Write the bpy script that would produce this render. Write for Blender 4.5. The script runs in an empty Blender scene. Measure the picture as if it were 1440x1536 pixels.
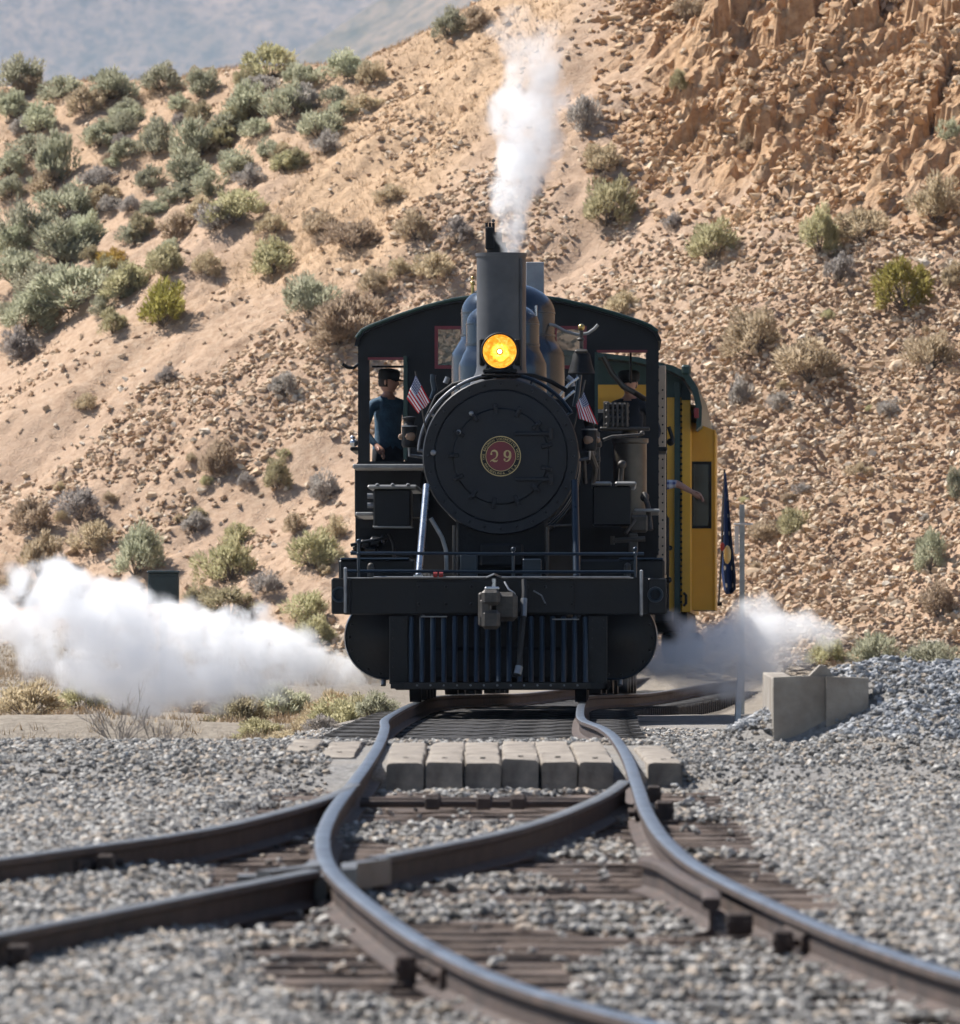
import bpy, bmesh, math, random
import numpy as np
from mathutils import Vector, Matrix, Euler

random.seed(7)
RNG = np.random.default_rng(7)
SC = bpy.context.scene
COL = SC.collection
R = math.radians

# ------------------------------------------------------------------ camera, sky, sun, exposure
FPX, CX, CY, HC = 14000.0, 720.0, 768.0, 1.45      # focal length in photo pixels, picture centre, eye height
cam_d = bpy.data.cameras.new('camera')
cam = bpy.data.objects.new('camera', cam_d)
COL.objects.link(cam)
cam.location = (0, 0, HC)
cam.rotation_euler = (R(90), 0, 0)
cam_d.sensor_fit = 'HORIZONTAL'
cam_d.sensor_width = 36.0
cam_d.lens = 36.0 * FPX / 1440.0
cam_d.clip_start = 0.5
cam_d.clip_end = 30000.0
cam_d.dof.use_dof = True
cam_d.dof.focus_distance = 86.0
cam_d.dof.aperture_fstop = 9.5
SC.camera = cam

SUN_EL, SUN_AZ = R(50), R(57)                      # azimuth from +Y (up the line) towards -X
world = bpy.data.worlds.new('World')
SC.world = world
world.use_nodes = True
wn = world.node_tree
wn.nodes.clear()
w_out = wn.nodes.new('ShaderNodeOutputWorld')
w_bg = wn.nodes.new('ShaderNodeBackground')
w_sky = wn.nodes.new('ShaderNodeTexSky')
w_sky.sky_type = 'NISHITA'
w_sky.sun_disc = False
w_sky.sun_elevation = SUN_EL
w_sky.sun_rotation = -SUN_AZ
w_sky.altitude = 1400
w_bg.inputs['Strength'].default_value = 0.058
wn.links.new(w_sky.outputs[0], w_bg.inputs[0])
wn.links.new(w_bg.outputs[0], w_out.inputs['Surface'])

sun_d = bpy.data.lights.new('sun', 'SUN')
sun_d.energy = 5.0
sun_d.angle = R(0.53)
sun_d.color = (1.0, 0.96, 0.905)
sun = bpy.data.objects.new('sun', sun_d)
COL.objects.link(sun)
SUNV = Vector((-math.sin(SUN_AZ) * math.cos(SUN_EL), math.cos(SUN_AZ) * math.cos(SUN_EL), math.sin(SUN_EL)))
sun.rotation_euler = (-SUNV).to_track_quat('-Z', 'Y').to_euler()
sun.location = (-30, 60, 60)

SC.view_settings.view_transform = 'Standard'
SC.view_settings.look = 'None'
SC.view_settings.gamma = 1.0
SC.view_settings.exposure = 0.9
SC.render.engine = 'CYCLES'
SC.cycles.use_denoising = True
SC.cycles.use_adaptive_sampling = True
SC.cycles.adaptive_threshold = 0.025
SC.cycles.max_bounces = 18
SC.cycles.diffuse_bounces = 2
SC.cycles.glossy_bounces = 2
SC.cycles.transmission_bounces = 4
SC.cycles.volume_bounces = 18
SC.cycles.transparent_max_bounces = 8
SC.cycles.volume_step_rate = 1.0
SC.cycles.volume_max_steps = 256

# ------------------------------------------------------------------ materials
def nodes_of(m):
    m.use_nodes = True
    nt = m.node_tree
    b = nt.nodes.get('Principled BSDF')
    return nt, b

def lk(nt, a, b):
    nt.links.new(a, b)

def nmath(nt, op, a, b=None, c=None, clamp=False):
    n = nt.nodes.new('ShaderNodeMath')
    n.operation = op
    n.use_clamp = clamp
    for i, v in enumerate((a, b, c)):
        if v is None:
            continue
        if isinstance(v, (int, float)):
            n.inputs[i].default_value = v
        else:
            nt.links.new(v, n.inputs[i])
    return n.outputs[0]

def nmix(nt, fac, a, b):
    n = nt.nodes.new('ShaderNodeMix')
    n.data_type = 'RGBA'
    for sock, v in ((n.inputs[0], fac), (n.inputs[6], a), (n.inputs[7], b)):
        if isinstance(v, (int, float)):
            sock.default_value = v
        elif isinstance(v, tuple):
            sock.default_value = (v[0], v[1], v[2], 1)
        else:
            nt.links.new(v, sock)
    return n.outputs[2]

def nnoise(nt, scale, detail=4, rough=0.55, coord=None, dist=0.0):
    n = nt.nodes.new('ShaderNodeTexNoise')
    n.inputs['Scale'].default_value = scale
    n.inputs['Detail'].default_value = detail
    n.inputs['Roughness'].default_value = rough
    n.inputs['Distortion'].default_value = dist
    if coord is not None:
        nt.links.new(coord, n.inputs['Vector'])
    return n.outputs[0]

def nramp(nt, fac, stops, interp='LINEAR'):
    n = nt.nodes.new('ShaderNodeValToRGB')
    n.color_ramp.interpolation = interp
    cr = n.color_ramp
    while len(cr.elements) < len(stops):
        cr.elements.new(0.5)
    for e, (p, c) in zip(cr.elements, stops):
        e.position = p
        e.color = (c[0], c[1], c[2], 1) if isinstance(c, tuple) else (c, c, c, 1)
    nt.links.new(fac, n.inputs[0])
    return n.outputs[0]

def pmat(name, c1, c2=None, rough=0.5, metal=0.0, scale=6.0, bump=0.0, bscale=None, rvar=0.12, coat=0.0, spec=0.5):
    m = bpy.data.materials.new(name)
    nt, b = nodes_of(m)
    tc = nt.nodes.new('ShaderNodeTexCoord').outputs['Object']
    c2 = c2 or tuple(x * 0.65 for x in c1)
    n1 = nnoise(nt, scale, 6, 0.62, tc)
    f = nramp(nt, n1, [(0.32, 0.0), (0.68, 1.0)])
    lk(nt, nmix(nt, f, c1, c2), b.inputs['Base Color'])
    n2 = nnoise(nt, scale * 2.7, 4, 0.6, tc)
    lk(nt, nmath(nt, 'ADD', rough - rvar / 2, nmath(nt, 'MULTIPLY', n2, rvar), clamp=True), b.inputs['Roughness'])
    b.inputs['Metallic'].default_value = metal
    b.inputs['Specular IOR Level'].default_value = spec
    if coat:
        b.inputs['Coat Weight'].default_value = coat
        b.inputs['Coat Roughness'].default_value = 0.15
    if bump:
        bn = nt.nodes.new('ShaderNodeBump')
        bn.inputs['Strength'].default_value = bump
        bn.inputs['Distance'].default_value = 0.02
        lk(nt, nnoise(nt, bscale or scale * 3, 5, 0.6, tc), bn.inputs['Height'])
        lk(nt, bn.outputs[0], b.inputs['Normal'])
    return m

MT = {}
MT['black'] = pmat('black_paint', (0.0075, 0.0085, 0.011), (0.0125, 0.0115, 0.0105), 0.40, 0, 2.2, 0.15, 18, spec=0.25, rvar=0.3)
MT['soot'] = pmat('sooty_black', (0.010, 0.010, 0.0105), (0.005, 0.005, 0.0055), 0.62, 0, 7, 0.25, 22, spec=0.25)
MT['smokebox'] = pmat('graphite_paint', (0.0095, 0.012, 0.0175), (0.0145, 0.0145, 0.0165), 0.48, 0.0, 2.0, 0.1, 30, spec=0.35, rvar=0.25)
MT['cabpaint'] = pmat('cab_black', (0.008, 0.0085, 0.010), (0.0045, 0.0045, 0.0055), 0.42, 0, 3, 0.1, 15, spec=0.3)
MT['jacket'] = pmat('blue_planished_iron', (0.05, 0.066, 0.088), (0.042, 0.055, 0.074), 0.24, 0.8, 2, 0.015, 5, rvar=0.05)
MT['stack'] = pmat('stack_iron', (0.105, 0.106, 0.112), (0.065, 0.066, 0.07), 0.5, 0.35, 3, 0.06, 18)
MT['steel'] = pmat('bright_steel', (0.55, 0.57, 0.6), (0.38, 0.4, 0.43), 0.28, 1.0, 8)
MT['dullsteel'] = pmat('dull_steel', (0.33, 0.34, 0.35), (0.2, 0.2, 0.21), 0.45, 0.8, 10, 0.1)
MT['worn_edge'] = pmat('worn_grey_edge', (0.34, 0.34, 0.33), (0.2, 0.2, 0.2), 0.5, 0.3, 9, 0.1)
MT['bluepipe'] = pmat('blue_black_pipe', (0.016, 0.03, 0.048), (0.011, 0.02, 0.032), 0.3, 0.3, 6)
MT['brass'] = pmat('brass', (0.62, 0.46, 0.18), (0.45, 0.32, 0.12), 0.3, 1.0, 8)
MT['gold'] = pmat('gold_paint', (0.60, 0.47, 0.22), (0.5, 0.39, 0.18), 0.45, 0.2, 20)
MT['maroon'] = pmat('maroon_enamel', (0.19, 0.017, 0.03), (0.15, 0.014, 0.025), 0.35, 0, 12)
MT['red'] = pmat('red_paint', (0.33, 0.03, 0.025), (0.22, 0.02, 0.02), 0.45, 0, 9)
MT['coupler'] = pmat('cast_steel', (0.10, 0.088, 0.075), (0.045, 0.04, 0.036), 0.55, 0.35, 9, 0.3, 25)
MT['rust'] = pmat('rusty_steel', (0.085, 0.054, 0.042), (0.035, 0.025, 0.021), 0.8, 0, 5, 0.3, 30)
MT['railtop'] = pmat('polished_rail', (0.19, 0.21, 0.235), (0.095, 0.097, 0.102), 0.38, 0.75, 2.5, 0.05, 14, rvar=0.2)
MT['railtop2'] = pmat('dull_rail_top', (0.20, 0.20, 0.195), (0.11, 0.105, 0.10), 0.5, 0.5, 3, 0.1, 16, rvar=0.2)
MT['tie'] = pmat('weathered_tie', (0.15, 0.105, 0.08), (0.05, 0.036, 0.03), 0.9, 0, 5, 0.7, 16)
MT['plank'] = pmat('bleached_timber', (0.34, 0.295, 0.24), (0.13, 0.105, 0.085), 0.85, 0, 4.5, 0.7, 16)
MT['concrete'] = pmat('concrete', (0.36, 0.325, 0.275), (0.19, 0.155, 0.125), 0.88, 0, 3, 0.5, 26)
MT['yellow'] = pmat('yellow_paint', (0.72, 0.385, 0.03), (0.62, 0.32, 0.024), 0.5, 0, 2.5, 0.06, 12)
MT['green'] = pmat('dark_green_paint', (0.02, 0.055, 0.042), (0.014, 0.036, 0.03), 0.45, 0, 4, 0.06)
MT['tender'] = pmat('tender_paint', (0.05, 0.047, 0.045), (0.033, 0.03, 0.029), 0.3, 0.2, 5, 0.05)
MT['tiedark'] = pmat('dark_tie', (0.03, 0.026, 0.023), (0.014, 0.012, 0.011), 0.85, 0, 5, 0.5, 16)  # darker tone for the ties beyond the crossing
MT['rubber'] = pmat('rubber', (0.015, 0.015, 0.016), None, 0.7, 0, 9)
MT['galv'] = pmat('galvanised_steel', (0.42, 0.46, 0.49), (0.3, 0.33, 0.35), 0.42, 0.6, 12, 0.08)
MT['boxgreen'] = pmat('dark_teal_box', (0.022, 0.045, 0.05), (0.014, 0.028, 0.032), 0.4, 0, 6)
MT['white'] = pmat('white_paint', (0.75, 0.76, 0.78), (0.6, 0.61, 0.63), 0.5, 0, 8)
MT['skin'] = pmat('skin', (0.50, 0.27, 0.19), (0.43, 0.22, 0.16), 0.55, 0, 14)
MT['denim'] = pmat('denim_shirt', (0.05, 0.115, 0.18), (0.03, 0.065, 0.105), 0.85, 0, 14, 0.3, 40)
MT['trouser'] = pmat('dark_trousers', (0.02, 0.024, 0.034), None, 0.9, 0, 14)
MT['darkcap'] = pmat('black_cloth', (0.012, 0.012, 0.013), None, 0.85, 0, 14)
MT['hair'] = pmat('dark_hair', (0.035, 0.02, 0.012), None, 0.7, 0, 30)
MT['navy'] = pmat('navy_cloth', (0.018, 0.036, 0.11), (0.012, 0.025, 0.08), 0.8, 0, 6, 0.2)
MT['coal'] = pmat('coal', (0.012, 0.012, 0.013), (0.03, 0.03, 0.03), 0.5, 0, 9, 0.8, 12)
MT['grey'] = pmat('grey_sheet', (0.36, 0.37, 0.39), (0.26, 0.27, 0.29), 0.5, 0.3, 7, 0.15)
MT['pumpbrown'] = pmat('pump_jacket', (0.12, 0.10, 0.078), (0.07, 0.06, 0.048), 0.4, 0.6, 5)

def glass_mat(name, tint, rough=0.05, dark=0.35):
    m = bpy.data.materials.new(name)
    nt, b = nodes_of(m)
    b.inputs['Base Color'].default_value = (*tint, 1)
    b.inputs['Roughness'].default_value = rough
    b.inputs['Alpha'].default_value = dark
    b.inputs['Specular IOR Level'].default_value = 0.6
    return m
MT['glass'] = glass_mat('window_glass', (0.06, 0.065, 0.06), 0.06, 0.6)
MT['lampglass'] = glass_mat('lamp_glass', (0.35, 0.22, 0.14), 0.08, 0.7)

def plaid_mat():
    m = bpy.data.materials.new('plaid_cloth')
    nt, b = nodes_of(m)
    tc = nt.nodes.new('ShaderNodeTexCoord').outputs['Object']
    s = nt.nodes.new('ShaderNodeSeparateXYZ'); lk(nt, tc, s.inputs[0])
    a = nmath(nt, 'GREATER_THAN', nmath(nt, 'FRACT', nmath(nt, 'MULTIPLY', s.outputs[0], 14)), 0.55)
    c = nmath(nt, 'GREATER_THAN', nmath(nt, 'FRACT', nmath(nt, 'MULTIPLY', s.outputs[2], 16)), 0.55)
    f = nmath(nt, 'MULTIPLY', nmath(nt, 'ADD', a, c), 0.5)
    lk(nt, nmix(nt, f, (0.6, 0.62, 0.68), (0.06, 0.08, 0.2)), b.inputs['Base Color'])
    b.inputs['Roughness'].default_value = 0.9
    return m
MT['plaid'] = plaid_mat()

def flag_mat(name, navy_only=False):
    m = bpy.data.materials.new(name)
    nt, b = nodes_of(m)
    uv = nt.nodes.new('ShaderNodeTexCoord').outputs['UV']
    s = nt.nodes.new('ShaderNodeSeparateXYZ'); lk(nt, uv, s.inputs[0])
    u, v = s.outputs[0], s.outputs[1]
    stripe = nmath(nt, 'GREATER_THAN', nmath(nt, 'FRACT', nmath(nt, 'MULTIPLY', v, 6.5)), 0.5)
    body = nmix(nt, stripe, (0.50, 0.02, 0.03), (0.74, 0.72, 0.72))
    def dots(nu, nv, r):
        du = nmath(nt, 'SUBTRACT', nmath(nt, 'FRACT', nmath(nt, 'MULTIPLY', u, nu)), 0.5)
        dv = nmath(nt, 'SUBTRACT', nmath(nt, 'FRACT', nmath(nt, 'MULTIPLY', v, nv)), 0.5)
        d = nmath(nt, 'ADD', nmath(nt, 'MULTIPLY', du, du), nmath(nt, 'MULTIPLY', dv, dv))
        return nmath(nt, 'LESS_THAN', d, r * r)
    navy = (0.02, 0.03, 0.13)
    if navy_only:
        col = nmix(nt, dots(3.3, 7, 0.13), (0.016, 0.034, 0.105), (0.6, 0.62, 0.66))
    else:
        can = nmath(nt, 'MULTIPLY', nmath(nt, 'LESS_THAN', u, 0.4), nmath(nt, 'GREATER_THAN', v, 6.0 / 13.0))
        col = nmix(nt, can, body, nmix(nt, dots(15, 13, 0.3), navy, (0.74, 0.74, 0.76)))
    lk(nt, col, b.inputs['Base Color'])
    b.inputs['Roughness'].default_value = 0.8
    b.inputs['Specular IOR Level'].default_value = 0.2
    return m
MT['usflag'] = flag_mat('stripe_flag_cloth')
MT['stateflag'] = flag_mat('navy_flag_cloth', True)

def lamp_mat():
    m = bpy.data.materials.new('lit_amber_lens')
    nt, b = nodes_of(m)
    tc = nt.nodes.new('ShaderNodeTexCoord').outputs['Object']
    n = nnoise(nt, 15, 4, 0.65, tc, 1.5)
    col = nramp(nt, n, [(0.3, (0.55, 0.17, 0.01)), (0.48, (1.0, 0.42, 0.03)), (0.62, (1.0, 0.62, 0.1)), (0.72, (1.0, 0.85, 0.4))])
    lk(nt, col, b.inputs['Base Color'])
    lk(nt, col, b.inputs['Emission Color'])
    b.inputs['Emission Strength'].default_value = 0.42
    b.inputs['Roughness'].default_value = 0.12
    b.inputs['Metallic'].default_value = 0.4
    return m
MT['lamp'] = lamp_mat()
def emit_mat(name, c, s):
    m = bpy.data.materials.new(name)
    nt, b = nodes_of(m)
    b.inputs['Base Color'].default_value = (*c, 1)
    b.inputs['Emission Color'].default_value = (*c, 1)
    b.inputs['Emission Strength'].default_value = s
    return m
MT['bulb'] = emit_mat('lit_bulb', (1.0, 0.8, 0.4), 3.0)

# ------------------------------------------------------------------ mesh helpers
class MB:
    """collects shapes, builds one mesh object"""
    def __init__(self):
        self.v, self.f, self.mi = [], [], []
    def add(self, vs, fs, mi=0):
        o = len(self.v)
        self.v += [tuple(p) for p in vs]
        self.f += [tuple(i + o for i in f) for f in fs]
        self.mi += [mi] * len(fs)
        return self
    def box(self, lo, hi, bev=0.0, mi=0, rot=None, c=None):
        bm = bmesh.new()
        bmesh.ops.create_cube(bm, size=1.0)
        lo, hi = Vector(lo), Vector(hi)
        ctr = (lo + hi) / 2
        sz = hi - lo
        for v in bm.verts:
            v.co = Vector((v.co.x * sz.x, v.co.y * sz.y, v.co.z * sz.z))
        if bev:
            bmesh.ops.bevel(bm, geom=bm.edges[:], offset=min(bev, 0.45 * min(abs(sz.x), abs(sz.y), abs(sz.z))), segments=1, affect='EDGES')
        if rot is not None:
            for v in bm.verts:
                v.co = rot @ v.co
        for v in bm.verts:
            v.co += ctr
        return self.bm(bm, mi)
    def bm(self, bm, mi=0):
        bm.verts.ensure_lookup_table()
        bm.verts.index_update()
        self.add([v.co[:] for v in bm.verts], [[v.index for v in f.verts] for f in bm.faces], mi)
        bm.free()
        return self
    def cyl(self, a, b, r1, r2=None, n=16, mi=0, cap=True):
        a, b = Vector(a), Vector(b)
        r2 = r1 if r2 is None else r2
        d = (b - a).normalized()
        u = d.orthogonal().normalized()
        w = d.cross(u)
        vs = []
        for p, r in ((a, r1), (b, r2)):
            for i in range(n):
                t = 2 * math.pi * i / n
                vs.append(p + u * (r * math.cos(t)) + w * (r * math.sin(t)))
        fs = [(i, (i + 1) % n, n + (i + 1) % n, n + i) for i in range(n)]
        if cap:
            fs += [tuple(reversed(range(n))), tuple(range(n, 2 * n))]
        return self.add(vs, fs, mi)
    def lathe(self, c, axis, prof, n=32, mi=0, cap0=True, cap1=True):
        """prof: list of (distance along the axis, radius)"""
        c = Vector(c); d = Vector(axis).normalized()
        u = d.orthogonal().normalized(); w = d.cross(u)
        vs, fs = [], []
        for h, r in prof:
            for i in range(n):
                t = 2 * math.pi * i / n
                vs.append(c + d * h + u * (r * math.cos(t)) + w * (r * math.sin(t)))
        for k in range(len(prof) - 1):
            for i in range(n):
                j = (i + 1) % n
                fs.append((k * n + i, k * n + j, (k + 1) * n + j, (k + 1) * n + i))
        if cap0 and prof[0][1] > 1e-6: fs.append(tuple(reversed(range(n))))
        if cap1 and prof[-1][1] > 1e-6: fs.append(tuple(range((len(prof) - 1) * n, len(prof) * n)))
        return self.add(vs, fs, mi)
    def tube(self, path, r, n=8, mi=0):
        pts = [Vector(p) for p in path]
        rr = r if isinstance(r, (list, tuple)) else [r] * len(pts)
        vs, fs = [], []
        u = None
        for k, p in enumerate(pts):
            d = (pts[min(k + 1, len(pts) - 1)] - pts[max(k - 1, 0)]).normalized()
            u = d.orthogonal().normalized() if u is None else (u - d * u.dot(d)).normalized()
            w = d.cross(u)
            for i in range(n):
                t = 2 * math.pi * i / n
                vs.append(p + u * (rr[k] * math.cos(t)) + w * (rr[k] * math.sin(t)))
        for k in range(len(pts) - 1):
            for i in range(n):
                j = (i + 1) % n
                fs.append((k * n + i, k * n + j, (k + 1) * n + j, (k + 1) * n + i))
        fs += [tuple(reversed(range(n))), tuple(range((len(pts) - 1) * n, len(pts) * n))]
        return self.add(vs, fs, mi)
    def ball(self, c, r, sub=2, mi=0, sc=(1, 1, 1)):
        bm = bmesh.new()
        bmesh.ops.create_icosphere(bm, subdivisions=sub, radius=1.0)
        for v in bm.verts:
            v.co = Vector((v.co.x * r * sc[0], v.co.y * r * sc[1], v.co.z * r * sc[2])) + Vector(c)
        return self.bm(bm, mi)
    def plate(self, outline, holes, fn, t0, t1, mi=0):
        """2D outline with holes, filled and thickened; fn(u, v, t) gives the 3D point"""
        bm = bmesh.new()
        for loop in [outline] + list(holes):
            vs = [bm.verts.new((p[0], p[1], 0)) for p in loop]
            for i in range(len(vs)):
                bm.edges.new((vs[i], vs[(i + 1) % len(vs)]))
        bmesh.ops.triangle_fill(bm, use_beauty=True, use_dissolve=False, edges=bm.edges[:])
        bm.verts.index_update()
        base = [v.co[:] for v in bm.verts]
        tris = [[v.index for v in f.verts] for f in bm.faces]
        bedges = [(e.verts[0].index, e.verts[1].index) for e in bm.edges if len(e.link_faces) == 1]
        bm.free()
        n = len(base)
        vs = [fn(p[0], p[1], t0) for p in base] + [fn(p[0], p[1], t1) for p in base]
        fs = [tuple(t) for t in tris] + [tuple(i + n for i in reversed(t)) for t in tris]
        fs += [(a, b, b + n, a + n) for a, b in bedges]
        return self.add(vs, fs, mi)
    def mesh(self, name, mats, smooth=35):
        me = bpy.data.meshes.new(name)
        me.from_pydata(self.v, [], self.f)
        bm = bmesh.new(); bm.from_mesh(me)
        bmesh.ops.recalc_face_normals(bm, faces=bm.faces[:])
        bm.to_mesh(me); bm.free()
        for m in (mats if isinstance(mats, (list, tuple)) else [mats]):
            me.materials.append(m)
        if any(self.mi):
            me.polygons.foreach_set('material_index', self.mi)
        if smooth:
            me.shade_smooth()
            me.set_sharp_from_angle(angle=R(smooth))
        me.update()
        return me
    def build(self, name, mats, parent=None, smooth=35):
        o = bpy.data.objects.new(name, self.mesh(name, mats, smooth))
        COL.objects.link(o)
        if parent is not None:
            o.parent = parent
        return o

def tag(o, label, cat, group=None):
    o['label'] = label
    o['category'] = cat
    if group:
        o['group'] = group
    return o

def empty(name, label, cat, mat=None, group=None):
    o = bpy.data.objects.new(name, None)
    COL.objects.link(o)
    o.empty_display_size = 0.3
    if mat is not None:
        o.matrix_world = mat
    return tag(o, label, cat, group)

def copy_tree(o, parent=None):
    c = o.copy()
    COL.objects.link(c)
    if parent is not None:
        c.parent = parent
    for ch in list(o.children):
        copy_tree(ch, c)
    return c

def catmull(xs, ys, x):
    x = np.asarray(x, float)
    xs = np.asarray(xs, float); ys = np.asarray(ys, float)
    m = np.gradient(ys, xs)
    i = np.clip(np.searchsorted(xs, x) - 1, 0, len(xs) - 2)
    h = xs[i + 1] - xs[i]
    t = np.clip((x - xs[i]) / h, 0, 1)
    return ((2 * t**3 - 3 * t**2 + 1) * ys[i] + (t**3 - 2 * t**2 + t) * h * m[i]
            + (-2 * t**3 + 3 * t**2) * ys[i + 1] + (t**3 - t**2) * h * m[i + 1])

# ------------------------------------------------------------------ numpy noise
def _hash(ix, iy, seed):
    h = (ix.astype(np.int64) * 374761393 + iy.astype(np.int64) * 668265263 + seed * 1442695041) & 0xffffffff
    h = ((h ^ (h >> 13)) * 1274126177) & 0xffffffff
    h = h ^ (h >> 16)
    return (h & 0xffffff) / float(0xffffff)

def vnoise(x, y, seed=0):
    xi = np.floor(x); yi = np.floor(y)
    fx = x - xi; fy = y - yi
    fx = fx * fx * (3 - 2 * fx); fy = fy * fy * (3 - 2 * fy)
    a = _hash(xi, yi, seed); b = _hash(xi + 1, yi, seed)
    c = _hash(xi, yi + 1, seed); d = _hash(xi + 1, yi + 1, seed)
    return (a * (1 - fx) + b * fx) * (1 - fy) + (c * (1 - fx) + d * fx) * fy

def fbm(x, y, octv=4, seed=0, gain=0.5):
    s = 0; a = 1; t = 0
    for k in range(octv):
        s = s + a * vnoise(x * 2**k, y * 2**k, seed + k * 17)
        t += a; a *= gain
    return s / t - 0.5

def worley(x, y, seed=0):
    """nearest-cell random value and distance"""
    xi = np.floor(x); yi = np.floor(y)
    best = np.full(x.shape, 9.0); val = np.zeros(x.shape)
    for dx in (-1, 0, 1):
        for dy in (-1, 0, 1):
            cx = xi + dx; cy = yi + dy
            px = cx + _hash(cx, cy, seed); py = cy + _hash(cx, cy, seed + 5)
            d = (px - x)**2 + (py - y)**2
            m = d < best
            best = np.where(m, d, best)
            val = np.where(m, _hash(cx, cy, seed + 9), val)
    return val, np.sqrt(best)

def sstep(a, b, x):
    t = np.clip((x - a) / (b - a), 0, 1)
    return t * t * (3 - 2 * t)

def smax(a, b, k):
    return 0.5 * (a + b + np.sqrt((a - b)**2 + k * k))

def smin(a, b, k):
    return 0.5 * (a + b - np.sqrt((a - b)**2 + k * k))

# ------------------------------------------------------------------ the lie of the land
RZ = ([10, 31.8, 38, 50.5, 56, 62, 71, 84, 95, 105, 115, 140, 200],
      [-0.03, -0.03, 0.01, 0.017, 0.012, -0.012, -0.125, -0.265, -0.42, -0.60, -0.78, -1.0, -1.2])
RX = ([15, 20, 24, 27.6, 29.5, 31.8, 34.6, 38, 41, 44, 49, 55, 60, 65, 71, 78, 84, 93, 100, 107, 115, 122, 130, 150, 175],
      [5.6, 3.45, 2.1, 1.22, 0.87, 0.60, 0.36, 0.14, 0.06, 0.045, 0.075, 0.115, 0.12, 0.09, 0.03, 0.085, 0.168, 0.29, 0.55, 0.94, 1.32, 1.78, 2.45, 5.2, 11.0])
def rail_z(D): return catmull(*RZ, D)
def track_x(D): return catmull(*RX, D)

def px_of(X, D, Z):
    return CX + FPX * X / D, CY + FPX * (HC - Z) / D

def ground_z(X, D):
    X = np.asarray(X, float); D = np.asarray(D, float)
    zr = rail_z(D); xc = track_x(D)
    near = zr - 0.184
    cross = sstep(53.95, 54.9, D) * (1 - sstep(60.5, 64.0, D))
    off = np.abs(X - xc)
    side = np.where(X < xc, sstep(1.7, 4.5, off) * 0.45, sstep(3.2, 5.0, off) * 0.2)
    far = zr - 0.20 - side * sstep(62, 80, D) - 0.12 * sstep(1.3, 2.0, off) * sstep(64, 70, D) * (X < xc)
    z = near * (1 - sstep(60.5, 66, D)) + far * sstep(60.5, 66, D)
    z = np.where(off > 1.1, z + 0.06 * sstep(1.1, 1.6, off) * (1 - sstep(60, 64, D)), z)
    z = z * (1 - cross) + (zr - 0.045) * cross
    # flangeways stay clear of stones beside the planks
    z = z + fbm(X * 0.9, D * 0.5, 4, 3) * 0.075 * (1 - 0.6 * cross) * (0.35 + 0.65 * sstep(0.9, 2.0, off))
    heap = 0.54 * (sstep(1.25, 2.75, X) * sstep(59.9, 60.3, D) + sstep(1.95, 2.95, X) * (1 - sstep(59.9, 60.3, D))) * sstep(57.2, 61.6, D) * (1 - sstep(65, 68.5, D)) * (1 - 0.45 * sstep(3.4, 6.5, X))
    return z + heap * (1 + 0.35 * fbm(X * 1.3, D * 1.3, 3, 21))

def hill_z(X, D, fine=True):
    X = np.asarray(X, float); D = np.asarray(D, float)
    base = np.interp(D, [90, 115, 150, 200], [-0.75, -0.92, -1.0, -1.0]) + fbm(X * 0.25, D * 0.2, 3, 31) * 0.25
    p = -0.7 + 0.45 * (X - 7) + 0.5 * (D - 135)
    w = (X * 0.74 - D * 0.67)                         # along the contour: gullies run down the slope
    u = (X * 0.67 + D * 0.74)
    p = p + fbm(w * 0.22, u * 0.07, 4, 41) * 1.5 + fbm(X * 0.55, D * 0.55, 4, 43) * 0.55
    crest = 9.35 + 0.55 * np.maximum(0, X + 2.1) + fbm(X * 0.5, D * 0.1, 3, 47) * 0.5
    z = smax(base, p, 0.8)
    z = smin(z, crest, 0.5) - 0.02 * np.maximum(0, D - 185)
    if fine:
        on = sstep(-0.4, 0.6, z)
        z = z + fbm(X * 2.2, D * 2.2, 4, 51) * 0.16 * (0.35 + 0.65 * on)
        px, py = px_of(X, D, z)
        m = sstep(930, 1080, px + (fbm(X, D, 3, 61)) * 160) * sstep(330, 200, py + (px - 1200) * -0.12 + fbm(X * 1.1, D * 1.1, 3, 63) * 160)
        c1, d1 = worley(w * 1.5 + 7, u * 0.9, 71)
        c2, d2 = worley(w * 3.7, u * 2.6 + 3, 73)
        c3, d3 = worley(w * 8.0, u * 6.5 + 3, 79)
        z = z + m * ((c1 - 0.5) * 0.75 + (c2 - 0.5) * 0.36 + (c3 - 0.5) * 0.14)
        t = sstep(0.25, 0.6, fbm(X * 0.6, D * 0.6, 3, 75) + 0.5) * on * (1 - m) * sstep(330, 480, px + py * 0.75 - 60)
        z = z + t * ((c3 - 0.5) * 0.07)
        dpx = (px - 1152) / 42.0; dpy = (py - 262) / 60.0
        z = z + 0.55 * np.exp(-(dpx * dpx + dpy * dpy)) * sstep(0.2, 0.5, c2)
    return z

def hit(px, py, d0=20.0, d1=260.0, hill=True):
    """where the line of sight through a photo pixel meets the ground"""
    D = np.arange(d0, d1, 0.05)
    X = (px - CX) / FPX * D
    Z = HC - (py - CY) / FPX * D
    G = hill_z(X, D) if hill else ground_z(X, D)
    k = np.nonzero(Z <= G)[0]
    if len(k) == 0:
        return None
    i = k[0]
    return Vector((X[i], D[i], G[i]))
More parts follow.
